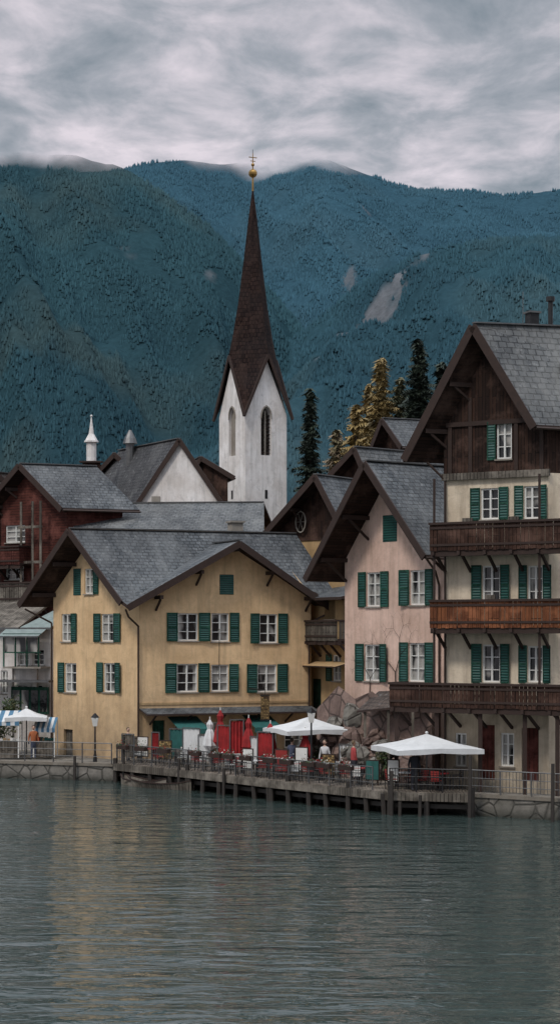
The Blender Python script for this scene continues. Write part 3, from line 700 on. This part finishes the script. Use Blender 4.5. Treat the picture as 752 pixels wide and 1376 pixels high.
def chair(x,y,z,a,mat):
    o=Obj('terrace_chair',(x,y,z)); ca,sa=math.cos(a),math.sin(a)
    def R(u,v,w): return (x+u*ca-v*sa,y+u*sa+v*ca,z+w)
    for i in range(4): o.beam('c',R(-.2,-.17+i*.115,.45),R(.2,-.17+i*.115,.45),.09,.025,mat)
    for i in range(4): o.beam('c',R(-.2,.22+i*.015,.55+i*.1),R(.2,.22+i*.015,.55+i*.1),.02,.075,mat)
    for u in (-.2,.2):
        o.beam('c',R(u,-.2,0),R(u,-.19,.62),.035,.035,'dmetal'); o.beam('c',R(u,.22,0),R(u,.27,.9),.035,.035,'dmetal'); o.beam('c',R(u,-.2,.63),R(u,.24,.63),.04,.025,'dmetal')
    o.finish()
def table(x,y,z,cloth='canvas'):
    o=Obj('terrace_table',(x,y,z)); o.tube('t',(x,y,z+.71),(x,y,z+.745),.42,.42,cloth,14); o.tube('t',(x,y,z+.03),(x,y,z+.71),.035,.035,'dmetal',8); o.tube('t',(x,y,z),(x,y,z+.03),.25,.2,'dmetal',10)
    o.finish()
random.seed(11)
for px,d in ((205,97.6),(235,95.6),(262,94.0),(288,92),(325,90.2),(345,88.5),(375,88.2),(395,86.4),(430,86.0),(455,84.8),(482,83.6),(548,81),(590,80.6)):
    x=W(px,d); table(x,d,.98,random.choice(['canvas','redcloth','greywood']))
    a=random.uniform(0,6)
    for k_ in range(3):
        t=a+k_*2.1; chair(x+math.cos(t)*.75,d+math.sin(t)*.75,.98,t-math.pi/2,random.choice(['redpaint','greywood','greywood','redpaint','frame']))
def screen(px,d,w,h,mat,name='terrace_windscreen',ang=-.6):
    x=W(px,d); o=Obj(name,(x,d,.98)); N=8
    ca,sa=math.cos(ang),math.sin(ang)
    for i in range(N):
        t0,t1=i/N-.5,(i+1)/N-.5; o0,o1=.07*(i%2),.07*((i+1)%2)
        a=V((x+t0*w*ca-o0*sa,d+t0*w*sa+o0*ca,0)); b=V((x+t1*w*ca-o1*sa,d+t1*w*sa+o1*ca,0))
        z0=.98+h*.12+.06*(i%3); z1=.98+h*.97
        o.face('panel',[a+V((0,0,z0)),b+V((0,0,z0)),b+V((0,0,z1)),a+V((0,0,z1))],mat,(0,-1,0))
    for s_ in (-1,1): o.beam('posts',(x+s_*w/2*ca,d+s_*w/2*sa,.98),(x+s_*w/2*ca,d+s_*w/2*sa,.98+h),.06,.06,'metal')
    o.beam('top_rail',(x-w/2*ca,d-w/2*sa,.98+h),(x+w/2*ca,d+w/2*sa,.98+h),.05,.05,'metal')
    o.finish()
screen(257,95.8,1.1,1.9,'canvas'); screen(276,94.8,.9,1.6,'canvas'); screen(238,97,1.0,1.8,'green')
screen(302,92.6,.9,2.2,'redcloth'); screen(318,92.2,.7,2.5,'redcloth','terrace_windscreen',.3); screen(356,90.2,.9,2.0,'redcloth'); screen(180,98.6,.9,1.3,'conc'); screen(466,88.5,.9,1.5,'canvas')
screen(172,97.6,.8,1.5,'greywood'); screen(345,91.5,.8,1.7,'canvas'); screen(209,97.4,.5,1.6,'redcloth')
M['sign']=boards('sign_lettering',(.62,.42,.18),(.03,.02,.015),.09,.14,True,(.05,.03,.02))
x=W(356,100.5); o=Obj('hanging_inn_sign',(x,100.5,4)); o.box('board',(x,100.5,3.75),(.46,.07,1.25),'sign',.3); o.box('border',(x,100.5,4.42),(.54,.1,.07),'dmetal',.3); o.box('border',(x,100.5,3.09),(.54,.1,.07),'dmetal',.3)
o.beam('bracket',(x,100.5,4.7),(x-.9,103,4.7),.05,.05,'dmetal'); o.beam('bracket',(x,100.5,4.42),(x,100.5,4.72),.03,.03,'dmetal'); o.finish()
def lantern(px,d,h=3.4):
    x=W(px,d); o=Obj('street_lamp',(x,d,.9)); o.tube('post',(x,d,.9),(x,d,.9+h),.06,.04,'dmetal',8); o.tube('base',(x,d,.9),(x,d,1.3),.12,.08,'dmetal',8)
    o.hexa('lantern',[V((x+a*.1,d+b*.1,.9+h)) for a,b in ((-1,-1),(1,-1),(1,1),(-1,1))],[V((x+a*.18,d+b*.18,1.35+h)) for a,b in ((-1,-1),(1,-1),(1,1),(-1,1))],'frame')
    o.tube('cap',(x,d,1.36+h),(x,d,1.6+h),.24,.03,'dmetal',4); o.finish()
lantern(128,99.3,1.9); lantern(418,86.8,2.7)
def board(px,d,w,h,mat,name='menu_board'):
    x=W(px,d); o=Obj(name,(x,d,.98)); o.box('panel',(x,d,1.0+h*.6),(w,.05,h*.75),mat,-.5); o.box('surround',(x,d+.03,1.0+h*.6),(w+.1,.04,h*.75+.1),'trim',-.5)
    for s_ in (-.4,.4): o.beam('legs',(x+s_*w,d+.04-s_*w*.5,.98),(x+s_*w,d+.04-s_*w*.5,.98+h),.05,.05,'trim')
    o.finish()
for a in ((192,98.2,.6,1.3,'frame'),(222,96.4,.7,1.2,'sign'),(333,89.6,.5,1.2,'frame'),(441,85.6,.6,1.2,'sign'),(500,83,.6,1.1,'green'),(378,87.4,.6,1.3,'redpaint'),(405,87.6,.6,1.4,'frame'),(528,82,.5,1.2,'frame')): board(*a)
def flowers(name,a,b,z,cols):
    fr=Frame(a,b); o=Obj(name,(a[0],a[1],z)); u=.3
    while u<fr.L-1:
        fbox(o,'boxes',fr,u,u+.9,z,z+.2,.03,.25,'trim')
        for i in range(90):
            q=fr.p(u+random.uniform(0,.9),z+.18+abs(random.gauss(0,.13)),random.uniform(0,.3)); s_=.05
            v=[q+V((random.uniform(-s_,s_),random.uniform(-s_,s_),random.uniform(-s_,s_))) for _ in range(3)]
            o.face('flowers',v,random.choice(cols))
        u+=random.uniform(1.1,2.2)
    o.finish()
flowers('flower_boxes',(-8.5,97.1),(-4.55,92.15),1.75,['leaf','leaf','redcloth'])
flowers('flower_boxes',(-4.5,92.1),(4.0,80.6),1.75,['leaf','leaf','redcloth','frame'])
def bush(name,x,y,z,r,n,cols,sc=(1,1,1)):
    o=Obj(name,(x,y,z))
    for i in range(5): 
        a=i*1.3; o.tube('stems',(x,y,z),(x+r*.6*math.cos(a),y+r*.6*math.sin(a),z+r*.9),.03,.01,'bark',4)
    lob=[(random.gauss(0,.45)*r,random.gauss(0,.45)*r,random.uniform(.4,1.4)*r) for _ in range(7)]
    for i in range(n):
        c=random.choice(lob); q=V((x+c[0]*sc[0]+random.gauss(0,.22)*r,y+c[1]*sc[1]+random.gauss(0,.22)*r,z+c[2]*sc[2]+random.gauss(0,.2)*r)); s_=.11
        if q.z<z: continue
        v=[q+V((random.uniform(-s_,s_),random.uniform(-s_,s_),random.uniform(-s_,s_))) for _ in range(3)]
        o.face('leaves',v,random.choice(cols))
    o.finish()
M['leaf2']=simple('leaf_dark',(.03,.05,.022),.8); M['leaf3']=simple('leaf_olive',(.10,.10,.035),.8)
for px,d,r in ((-8,106.5,1.3),(12,106.5,1.2),(450,90,.7),(520,85.6,.6)): bush('shrub',W(px,d),d,.85,r,900,['leaf','leaf2','leaf3'],(1,1,1.6))
def boat(x,y,an,L=2.2,name='moored_wooden_boat',hm='greywood'):
    o=Obj(name,(x,y,0)); secs=[(-L,.12,.5),(-L*.73,.42,.36),(-L*.27,.58,.28),(L*.27,.58,.28),(L*.73,.42,.36),(L,.12,.5)]
    def B_(u,v,w): return V((x+u*math.cos(an)-v*math.sin(an),y+u*math.sin(an)+v*math.cos(an),w))
    for (u0,w0,h0),(u1,w1,h1) in zip(secs,secs[1:]):
        for s_ in (-1,1):
            o.face('hull',[B_(u0,s_*w0,h0),B_(u1,s_*w1,h1),B_(u1,s_*w1*.75,-.1),B_(u0,s_*w0*.75,-.1)],hm)
            o.beam('gunwale',B_(u0,s_*w0,h0),B_(u1,s_*w1,h1),.06,.05,'trim')
        o.face('hull',[B_(u0,-w0*.75,.04),B_(u1,-w1*.75,.04),B_(u1,w1*.75,.04),B_(u0,w0*.75,.04)],'deck')
    for u in (-1,.4): o.beam('thwart',B_(u,-.5,.22),B_(u,.5,.22),.25,.04,'deck')
    o.finish()
boat(W(216,93.4),93.4,-.75,2.3); boat(W(195,94.6),94.6,-.85,1.9,hm='conc')
# rubble bank, boulders, stone retaining wall below the pink house
o=Obj('stone_retaining_wall',(3,90,.8))
A=V((2.2,92.8)); B=V((7.3,85.2)); fr=Frame(A,B)
prof=[(0,.6),(fr.L,.6),(fr.L,4.6),(fr.L*.85,4.9),(fr.L*.7,4.2),(fr.L*.5,5.0),(fr.L*.35,4.6),(fr.L*.2,5.2),(0,4.0)]
wall(o,fr.off(.45),prof,[],'rubble'); fr2=fr.off(.45)
o.slab('coping_shingles',[fr2.p(fr.L*.5,5.0,-.4),fr2.p(fr.L,5.2,-.4),fr2.p(fr.L,4.5,.9),fr2.p(fr.L*.5,4.1,.9)],.1,'brownroof','trim','soffit')
for u in (fr.L*.55,fr.L*.75,fr.L*.95): o.beam('props',fr2.p(u,.9,.75),fr2.p(u,4.2,.75),.12,.12,'greywood')
o.finish()
def boulder(o,c,r,mat,seed):
    rr=random.Random(seed); n,m=9,6; g={}; st=rr.uniform(.8,1.5)
    for j in range(m+1):
        for i in range(n):
            a=2*math.pi*i/n; e=math.pi*j/m-math.pi/2; k_=r*rr.uniform(.7,1.15)
            if j in (0,m): k_=r*.9
            g[i,j]=V(c)+V((k_*math.cos(e)*math.cos(a),k_*math.cos(e)*math.sin(a),k_*st*.85*math.sin(e)))
    for j in range(m):
        for i in range(n):
            f=[g[i,j],g[(i+1)%n,j],g[(i+1)%n,j+1],g[i,j+1]]
            if j==0:f=[f[0],f[2],f[3]]
            if j==m-1:f=f[:3]
            o.face('stones',f,mat,sum(f,V((0,0,0)))/len(f)-V(c))
o=Obj('boulder_pile',(4,89,.8))
for i in range(75):
    t=random.random(); off=random.uniform(.5,1.9); r=random.uniform(.22,.6); hmax=(4.6-off*1.9)*(1.15-t*.75)
    q=fr.p(fr.L*t,.9+random.uniform(0,1)*max(hmax,.3),off); boulder(o,q,r,random.choice(['rubble','stone','rubble']),i)
o.finish()
# ---------------------------------------------------------------- people on the terrace
SK=simple('skin',(.5,.32,.24),.6,0,.1)
def person(x,y,z,ang,coat,pants,hair,seated=False,name='person'):
    def R(u,v,w): return (u*math.cos(ang)-v*math.sin(ang),u*math.sin(ang)+v*math.cos(ang),w)
    hip=.92 if not seated else .5
    vs=[];es=[];rs=[]
    def add(p_,r,par=None):
        vs.append(R(*p_)); rs.append(r)
        if par is not None: es.append((par,len(vs)-1))
        return len(vs)-1
    pel=add((0,0,hip),.15); sp=add((0,0,hip+.25),.14,pel); ch=add((0,0,hip+.45),.165,sp); nk=add((0,.0,hip+.58),.06,ch); add((0,-.01,hip+.66),.055,nk)
    for s_ in (-1,1):
        sh=add((s_*.17,0,hip+.5),.07,ch); el=add((s_*.25,.02,hip+.22),.048,sh); wr=add((s_*.26,-.16 if seated else -.06,hip+.02 if not seated else hip+.16),.033,el)
        for k_ in range(5):
            f0=add((s_*(.26)+(k_-2)*.014,-.2 if seated else -.075,(hip-.06) if not seated else hip+.14),.011,wr)
            add((s_*(.26)+(k_-2)*.018,-.26 if seated else -.09,(hip-.13) if not seated else hip+.11),.009,f0)
        if seated:
            kn=add((s_*.11,-.42,hip+.02),.075,pel); an_=add((s_*.11,-.44,.09),.045,kn); add((s_*.11,-.6,.05),.04,an_)
        else:
            kn=add((s_*.1,-.02+.04*s_,.5),.068,pel); an_=add((s_*.1,.03*s_,.09),.045,kn); add((s_*.11,-.14+.03*s_,.05),.04,an_)
    me=bpy.data.meshes.new('body'); me.from_pydata(vs,es,[]); b=bpy.data.objects.new('body',me)
    bpy.context.collection.objects.link(b)
    md=b.modifiers.new('skin','SKIN'); md.use_smooth_shade=True
    for i,r in enumerate(rs): me.skin_vertices[0].data[i].radius=(r,r)
    me.skin_vertices[0].data[0].use_root=True
    ss=b.modifiers.new('sub','SUBSURF'); ss.levels=1; ss.render_levels=1
    m,nt,bs=new_mat('clothes'); tc=nd(nt,'ShaderNodeTexCoord').outputs['Object']; zz=nd(nt,'ShaderNodeSeparateXYZ',{0:tc}).outputs[2]
    f=nd(nt,'ShaderNodeMath',{0:zz,1:hip+.0},operation='GREATER_THAN').outputs[0]; g_=nd(nt,'ShaderNodeMath',{0:zz,1:hip+.58},operation='GREATER_THAN').outputs[0]
    c=mix(nt,f,pants,coat); c=mix(nt,g_,c,(.5,.32,.24)); nt.links.new(c,bs.inputs['Base Color']); bs.inputs['Roughness'].default_value=.85
    me.materials.append(m)
    e=bpy.data.objects.new(name,None); e.location=(x,y,z); bpy.context.collection.objects.link(e); b.parent=e
    h=Obj('head',(0,0,0)); c0=V(R(0,-.01,hip+.77)); hm=simple('hair',hair,.8)
    h.ball('h',c0,.1,SK,14,10,(.82,.95,1.18)); h.ball('h',c0+V(R(0,.022,.03)),.103,hm,14,10,(.88,.95,1.12))
    h.ball('h',c0+V(R(0,-.1,-.015)),.018,SK,6,5)
    for s_ in (-1,1): h.ball('h',c0+V(R(s_*.035,-.085,.012)),.012,'dmetal',6,5); h.ball('h',c0+V(R(s_*.085,0,-.005)),.022,SK,6,5)
    h.box('h',c0+V(R(0,-.09,-.05)),(.045,.012,.012),'redpaint',ang)
    h.finish(); ho=bpy.data.objects['head']; ho.parent=e; ho.name='person_head'
person(W(556,80.2),80.2,.98,.3,(.02,.022,.03),(.03,.03,.04),(.03,.02,.015))
person(W(436,87),87,.98,-.5,(.5,.5,.5),(.04,.05,.08),(.06,.04,.02))
person(W(475,86),86.2,.98,1.9,(.35,.05,.05),(.03,.03,.04),(.15,.1,.06))
person(W(392,88.2),88.3,.98,2.6,(.05,.06,.1),(.05,.05,.05),(.04,.03,.02))
person(W(173,98.6),98.2,.98,.8,(.1,.1,.11),(.04,.04,.05),(.1,.07,.04))
person(W(46,102.2),102.0,.9,.2,(.30,.09,.03),(.04,.05,.08),(.05,.03,.02))
# ---------------------------------------------------------------- trees
def conifer(name,x,y,z,h,r,cols,seed,dens=1.0,droop=.35,start=.1):
    rr=np.random.default_rng(seed); o=Obj(name,(x,y,z))
    o.tube('trunk',(x,y,z),(x,y,z+h*.98),h*.016,.02,'bark',7)
    mats=[]
    for i,c in enumerate(cols):
        key=name+str(i)+str(int(c[0]*1000))
        if key not in M: M[key]=simple(key+'_needles',c,.8,0,.5,2,0)
        mats.append(key)
    t=start
    while t<1:
        L=r*(1-t)**.85*(.7+.3*rr.random())+.1; nb=int(6*dens)+2
        for k_ in range(nb):
            if rr.random()<.15: continue
            a=rr.random()*6.283; l=L*rr.uniform(.5,1.2); zb=z+h*t+rr.uniform(-.2,.2)
            d=V((math.cos(a),math.sin(a),0)); mt=mats[int(rr.integers(len(mats)))]
            tip=V((x,y,zb))+d*l+V((0,0,-droop*l+.12*l))
            o.tube('branches',(x,y,zb),tip,.03,.008,'bark',3)
            ns=max(3,int(l/.2))
            for s_ in range(ns):
                f=(s_+.6)/ns; c=V((x,y,zb)).lerp(tip,f); w=(.5*(1-f)+.2)*rr.uniform(.7,1.3)
                for side in (-1,1):
                    p_=V((-d.y,d.x,0))*side
                    q=c+p_*w*1.1+d*w*.5+V((0,0,-w*rr.uniform(.2,.9)))
                    o.face('foliage',[c-d*.1,c+d*.18+V((0,0,.04)),q],mt)
                    o.face('foliage',[c+V((0,0,.05)),c+d*w*.3-V((0,0,w*rr.uniform(.4,.9))),c+p_*w*.6-V((0,0,w*.4))],mt)
        t+=.019*(20/h)
    o.finish()
dk=[(.020,.034,.022),(.032,.05,.03),(.012,.024,.016)]
lr=[(.30,.21,.075),(.36,.26,.10),(.20,.15,.06)]
def ctree(name,px,ptop,wpx,pvis,d,cols,seed,dens=1,base=5):
    zt=Z(ptop,d); h=zt-base; tv=1-(zt-Z(pvis,d))/h
    conifer(name,W(px,d),d,base,h,wpx*d/F/2/(1-tv)**.85,cols,seed,dens,start=max(.1,tv-.25))
ctree('pine_tree',562,457,74,560,138,dk,1,1.6)
ctree('pine_tree',592,486,46,560,142,dk,2)
ctree('pine_tree',416,520,38,620,140,dk,3,1.1)
ctree('larch_tree',511,480,64,590,140,lr,4,1.3)
ctree('larch_tree',478,540,60,610,146,[(.30,.23,.14),(.36,.28,.17)],5,.7)
ctree('larch_tree',494,515,50,600,150,lr,6,.9)
ctree('larch_tree',452,575,40,620,150,[(.26,.20,.13),(.2,.17,.09)],8,.8)
ctree('larch_tree',536,505,46,570,150,[(.06,.07,.035),(.12,.11,.05)],9,.9)
# ---------------------------------------------------------------- mountains
def vnoise(x,y,seed):
    xi=np.floor(x).astype(np.int64); yi=np.floor(y).astype(np.int64); xf=x-xi; yf=y-yi
    def hsh(a,b):
        n_=(a*374761393+b*668265263+seed*1274126177)&0x7fffffff; n_=((n_^(n_>>13))*1274126177)&0x7fffffff; return ((n_^(n_>>16))&0xffff)/65535.
    u=xf*xf*(3-2*xf); v=yf*yf*(3-2*yf)
    return (hsh(xi,yi)*(1-u)+hsh(xi+1,yi)*u)*(1-v)+(hsh(xi,yi+1)*(1-u)+hsh(xi+1,yi+1)*u)*v
def fbm(x,y,seed,o_=5):
    s_=0;a=.5
    for i in range(o_): s_=s_+a*vnoise(x*2**i,y*2**i,seed+i); a*=.5
    return s_
LY=[(3600,2350,[(-1200,330),(-600,260),(-200,205),(0,194),(60,194),(100,198),(150,211),(185,230),(230,262),(300,315),(380,410),(480,520),(700,720),(1500,850)]),
    (5200,3000,[(-1500,300),(-300,260),(150,226),(240,211),(330,215),(400,210),(430,205),(470,220),(520,240),(560,250),(620,253),(680,257),(752,254),(900,240),(1500,300),(2500,400)]),
    (3400,2200,[(-400,850),(100,700),(300,540),(400,445),(480,378),(560,336),(640,316),(752,310),(900,290),(1300,320),(2000,500)])]
def height(x,y):
    wx=x+120*(fbm(x/500+3,y/500,21)-.5)*np.clip((3400-y)/900,0,1)
    best=np.full_like(x,-1e9); lay=np.zeros(x.shape,int)
    for i,(Y,b,tab) in enumerate(LY):
        R=np.interp(x if i==1 else wx,[(p[0]-CX)*Y/F for p in tab],[(HY-p[1])*Y/F for p in tab])
        t=(y-b)/(Y-b); t1=np.clip(t,0,1); g_=t1**1.05; g_=np.where(t>1,1-(t-1)*.7,g_)
        rid=1-np.abs(2*fbm(x/240+i*7+y/900,y/900,31+i,4)-1)*2
        hh=R*g_+ (rid-.5)*170*np.sin(np.pi*np.clip(t,0,1))**.8*np.clip(R/400,0,1)+ (fbm(x/90,y/90,41+i)-.5)*24*np.clip(t1*3,0,1)
        lay=np.where(hh>best,i,lay); best=np.maximum(best,hh)
    return best,lay
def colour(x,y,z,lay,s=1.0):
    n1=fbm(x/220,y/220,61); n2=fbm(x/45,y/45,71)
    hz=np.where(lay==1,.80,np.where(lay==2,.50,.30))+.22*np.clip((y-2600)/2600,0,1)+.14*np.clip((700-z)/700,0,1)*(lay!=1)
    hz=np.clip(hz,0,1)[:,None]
    near=np.array([.017,.040,.043]); haze=np.array([.046,.108,.152])  # aerial haze painted into slope and tree colours, strongest on the far ridge
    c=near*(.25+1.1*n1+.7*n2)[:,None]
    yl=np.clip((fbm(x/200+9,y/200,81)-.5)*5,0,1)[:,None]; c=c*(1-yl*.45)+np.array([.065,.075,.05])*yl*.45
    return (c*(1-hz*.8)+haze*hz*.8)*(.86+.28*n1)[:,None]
SCP=[(276.,3425.,9),(232.,3355.,22),(195.,3290.,40),(160.,3225.,54),(118.,3190.,46),(78.,3165.,24)]
def scar(x,y):
    m=np.zeros_like(x)
    for (x0,y0,w0),(x1,y1,w1) in zip(SCP,SCP[1:]):
        dx,dy=x1-x0,y1-y0; t=np.clip(((x-x0)*dx+(y-y0)*dy)/(dx*dx+dy*dy),0,1)
        d=np.hypot(x-(x0+dx*t),y-(y0+dy*t)); w=w0+(w1-w0)*t+(fbm(x/28,y/28,91)-.5)*60
        m=np.maximum(m,np.clip((w-d)/16,0,1))
    m=m*np.clip((fbm(x/9,y/40,97)-.25)*4,0,1)
    for cx,cy,r in ((W(168,3300),3330,9),(W(480,3900),4350,16),(W(110,3000),3050,5),(W(270,3000),3350,6),(W(595,2800),3050,10),(W(425,3300),3100,8),(W(490,4700),4800,16)):
        m=np.maximum(m,np.clip((r+(fbm(x/12,y/12,95)-.5)*24-np.hypot(x-cx,(y-cy)*.5))/8,0,1)*.8)
    return m
gx=np.arange(-2800,2801,14.); gy=np.arange(2080,6400,14.); X,Y=np.meshgrid(gx,gy); xf=X.ravel(); yf=Y.ravel()
zf,lf=height(xf,yf); zf=np.maximum(zf,20)
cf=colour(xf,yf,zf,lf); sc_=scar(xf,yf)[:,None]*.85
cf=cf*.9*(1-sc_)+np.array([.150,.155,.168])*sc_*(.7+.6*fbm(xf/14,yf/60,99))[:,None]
def fade(x,y,z,lay):
    fA=np.clip((z-(895+ (fbm(x/120,y/260,15)-.5)*150))/60,0,1)*(lay==0)*np.clip((y-3000)/300,0,1)
    fB=np.clip((z-(1283+(fbm(x/160,y/260,16)-.5)*190))/60,0,1)*(lay==1)
    return np.maximum(fA,fB)
fdv=fade(xf,yf,zf,lf)
def np_mesh(name,v,f,k,col,mat):
    me=bpy.data.meshes.new(name); me.vertices.add(len(v)); me.vertices.foreach_set('co',v.astype(np.float32).ravel())
    me.loops.add(f.size); me.loops.foreach_set('vertex_index',f.astype(np.int32).ravel())
    me.polygons.add(len(f)); me.polygons.foreach_set('loop_start',np.arange(0,f.size,k,dtype=np.int32))
    me.update(calc_edges=True); me.validate()
    ca=me.color_attributes.new('Col','FLOAT_COLOR','POINT'); ca.data.foreach_set('color',col.astype(np.float32).ravel())
    me.materials.append(mat); ob=bpy.data.objects.new(name,me); bpy.context.collection.objects.link(ob); return ob
def mtn_mat(name,bm):
    m,nt,b=new_mat(name); a=nd(nt,'ShaderNodeAttribute',attribute_name='Col'); p=pos(nt)
    n_=noise(nt,p,.09,4,.7)
    c=mix(nt,ramp(nt,n_,.35,.65),a.outputs['Color'],mix(nt,.25,a.outputs['Color'],(0,0,0))) if bm else a.outputs['Color']
    nt.links.new(c,b.inputs['Base Color']); b.inputs['Roughness'].default_value=1; b.inputs['Specular IOR Level'].default_value=0
    if bm:
        bump(nt,b,n_,.5,5)
        tr=nd(nt,'ShaderNodeBsdfTransparent'); mx=nd(nt,'ShaderNodeMixShader')
        nt.links.new(a.outputs['Alpha'],mx.inputs[0]); nt.links.new(b.outputs[0],mx.inputs[2]); nt.links.new(tr.outputs[0],mx.inputs[1])
        nt.links.new(mx.outputs[0],nt.nodes['Material Output'].inputs['Surface'])
    return m
nx=len(gx); I,J=np.meshgrid(np.arange(nx-1),np.arange(len(gy)-1)); a=(J*nx+I).ravel(); fq=np.stack([a,a+1,a+nx+1,a+nx],1)
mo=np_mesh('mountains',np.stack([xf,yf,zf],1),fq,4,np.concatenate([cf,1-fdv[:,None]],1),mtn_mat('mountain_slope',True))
mo.data.polygons.foreach_set('use_smooth',np.ones(len(fq),bool))
NT=230000
ty=np.sqrt(rng.uniform(2150**2,5250**2,NT)); tx=rng.uniform(-.2,.2,NT)*ty
tz,tl=height(tx,ty); keep=(scar(tx,ty)<rng.uniform(.05,.5,NT))&(tz>25)&(fbm(tx/60,ty/60,55)>.36)&(fade(tx,ty,tz,tl)<.04)
tx,ty,tz,tl=tx[keep],ty[keep],tz[keep],tl[keep]; n=len(tx)
th_=rng.uniform(4,11,n); tr_=th_*rng.uniform(.25,.36,n); ph=rng.uniform(0,6.28,n)
K=5; vv=np.zeros((n,K+1,3)); 
for i in range(K):
    vv[:,i,0]=tx+tr_*np.cos(ph+2*np.pi*i/K); vv[:,i,1]=ty+tr_*np.sin(ph+2*np.pi*i/K); vv[:,i,2]=tz-1
vv[:,K,0]=tx;vv[:,K,1]=ty;vv[:,K,2]=tz+th_
bi=np.arange(n)[:,None]*(K+1); ft=np.stack([np.concatenate([bi+i,bi+(i+1)%K,bi+K],1) for i in range(K)],1).reshape(-1,3)
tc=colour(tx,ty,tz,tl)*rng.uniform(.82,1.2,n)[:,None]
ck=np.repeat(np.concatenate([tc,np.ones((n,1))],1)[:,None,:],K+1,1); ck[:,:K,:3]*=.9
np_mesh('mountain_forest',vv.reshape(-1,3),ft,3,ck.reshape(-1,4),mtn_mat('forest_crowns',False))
# ---------------------------------------------------------------- sky + light
EL_=math.radians(50)
w=bpy.data.worlds.new('World'); bpy.context.scene.world=w; w.use_nodes=True; nt=w.node_tree
bg=nt.nodes['Background']
sky=nd(nt,'ShaderNodeTexSky'); sky.sky_type='NISHITA'; sky.sun_disc=False; sky.sun_elevation=EL_; sky.sun_rotation=math.radians(215)
tc_=nd(nt,'ShaderNodeTexCoord').outputs['Generated']; sp=nd(nt,'ShaderNodeSeparateXYZ',{0:tc_})
zc=nd(nt,'ShaderNodeMath',{0:sp.outputs[2],1:.06},operation='MAXIMUM').outputs[0]
px_=nd(nt,'ShaderNodeMath',{0:sp.outputs[0],1:zc},operation='DIVIDE').outputs[0]; py_=nd(nt,'ShaderNodeMath',{0:sp.outputs[1],1:zc},operation='DIVIDE').outputs[0]
cv=nd(nt,'ShaderNodeCombineXYZ',{0:px_,1:py_,2:3.7}).outputs[0]
nA=noise(nt,mapping(nt,cv,(1.4,.8,1)),3.4,6,.58,.25)
nB=noise(nt,mapping(nt,cv,(.9,.8,1)),1.5,4,.5,.3)
s_=nd(nt,'ShaderNodeMath',{0:nA,1:nB},operation='ADD').outputs[0]; s_=nd(nt,'ShaderNodeMath',{0:s_,1:.5},operation='MULTIPLY').outputs[0]
hb=nd(nt,'ShaderNodeMapRange',{'Value':sp.outputs[2],'From Min':.25,'From Max':.335,'To Min':.055,'To Max':-.035}).outputs[0]
s_=nd(nt,'ShaderNodeMath',{0:s_,1:hb},operation='ADD').outputs[0]
r=nd(nt,'ShaderNodeValToRGB',{'Fac':s_}); cr=r.color_ramp; cr.elements[0].position=.40; cr.elements[0].color=(1.5,1.9,2.2,1); cr.elements[1].position=.64; cr.elements[1].color=(6.6,6.0,6.45,1)
e=cr.elements.new(.51); e.color=(3.2,3.35,3.7,1)
zb=nd(nt,'ShaderNodeMapRange',{'Value':sp.outputs[2],'From Min':.36,'From Max':.9,'To Min':1.1,'To Max':5.2}).outputs[0]
cl=nd(nt,'ShaderNodeVectorMath',{0:r.outputs[0]},operation='SCALE'); nt.links.new(zb,cl.inputs['Scale'])
fin=mix(nt,.93,sky.outputs[0],cl.outputs[0]); nt.links.new(fin,bg.inputs['Color']); bg.inputs['Strength'].default_value=.11
ld=bpy.data.lights.new('sun','SUN'); ld.energy=1.5; ld.angle=math.radians(10); ld.color=(1,.92,.82)
lo=bpy.data.objects.new('sun',ld); bpy.context.collection.objects.link(lo)
az=math.radians(215)
sd=V((math.sin(az)*math.cos(EL_),math.cos(az)*math.cos(EL_),math.sin(EL_)))
lo.rotation_euler=sd.to_track_quat('Z','Y').to_euler(); lo.location=(0,0,100)
sc=bpy.context.scene; sc.view_settings.view_transform='Standard'; sc.view_settings.look='None'; sc.view_settings.exposure=0
cam=bpy.data.cameras.new('camera'); co=bpy.data.objects.new('camera',cam); bpy.context.collection.objects.link(co)
cam.sensor_fit='VERTICAL'; cam.sensor_height=36; cam.lens=F/1376*36; cam.shift_y=(HY-688)/1376; cam.clip_end=20000; cam.clip_start=.5
co.location=(0,0,H); co.rotation_euler=(math.pi/2,0,0); sc.camera=co
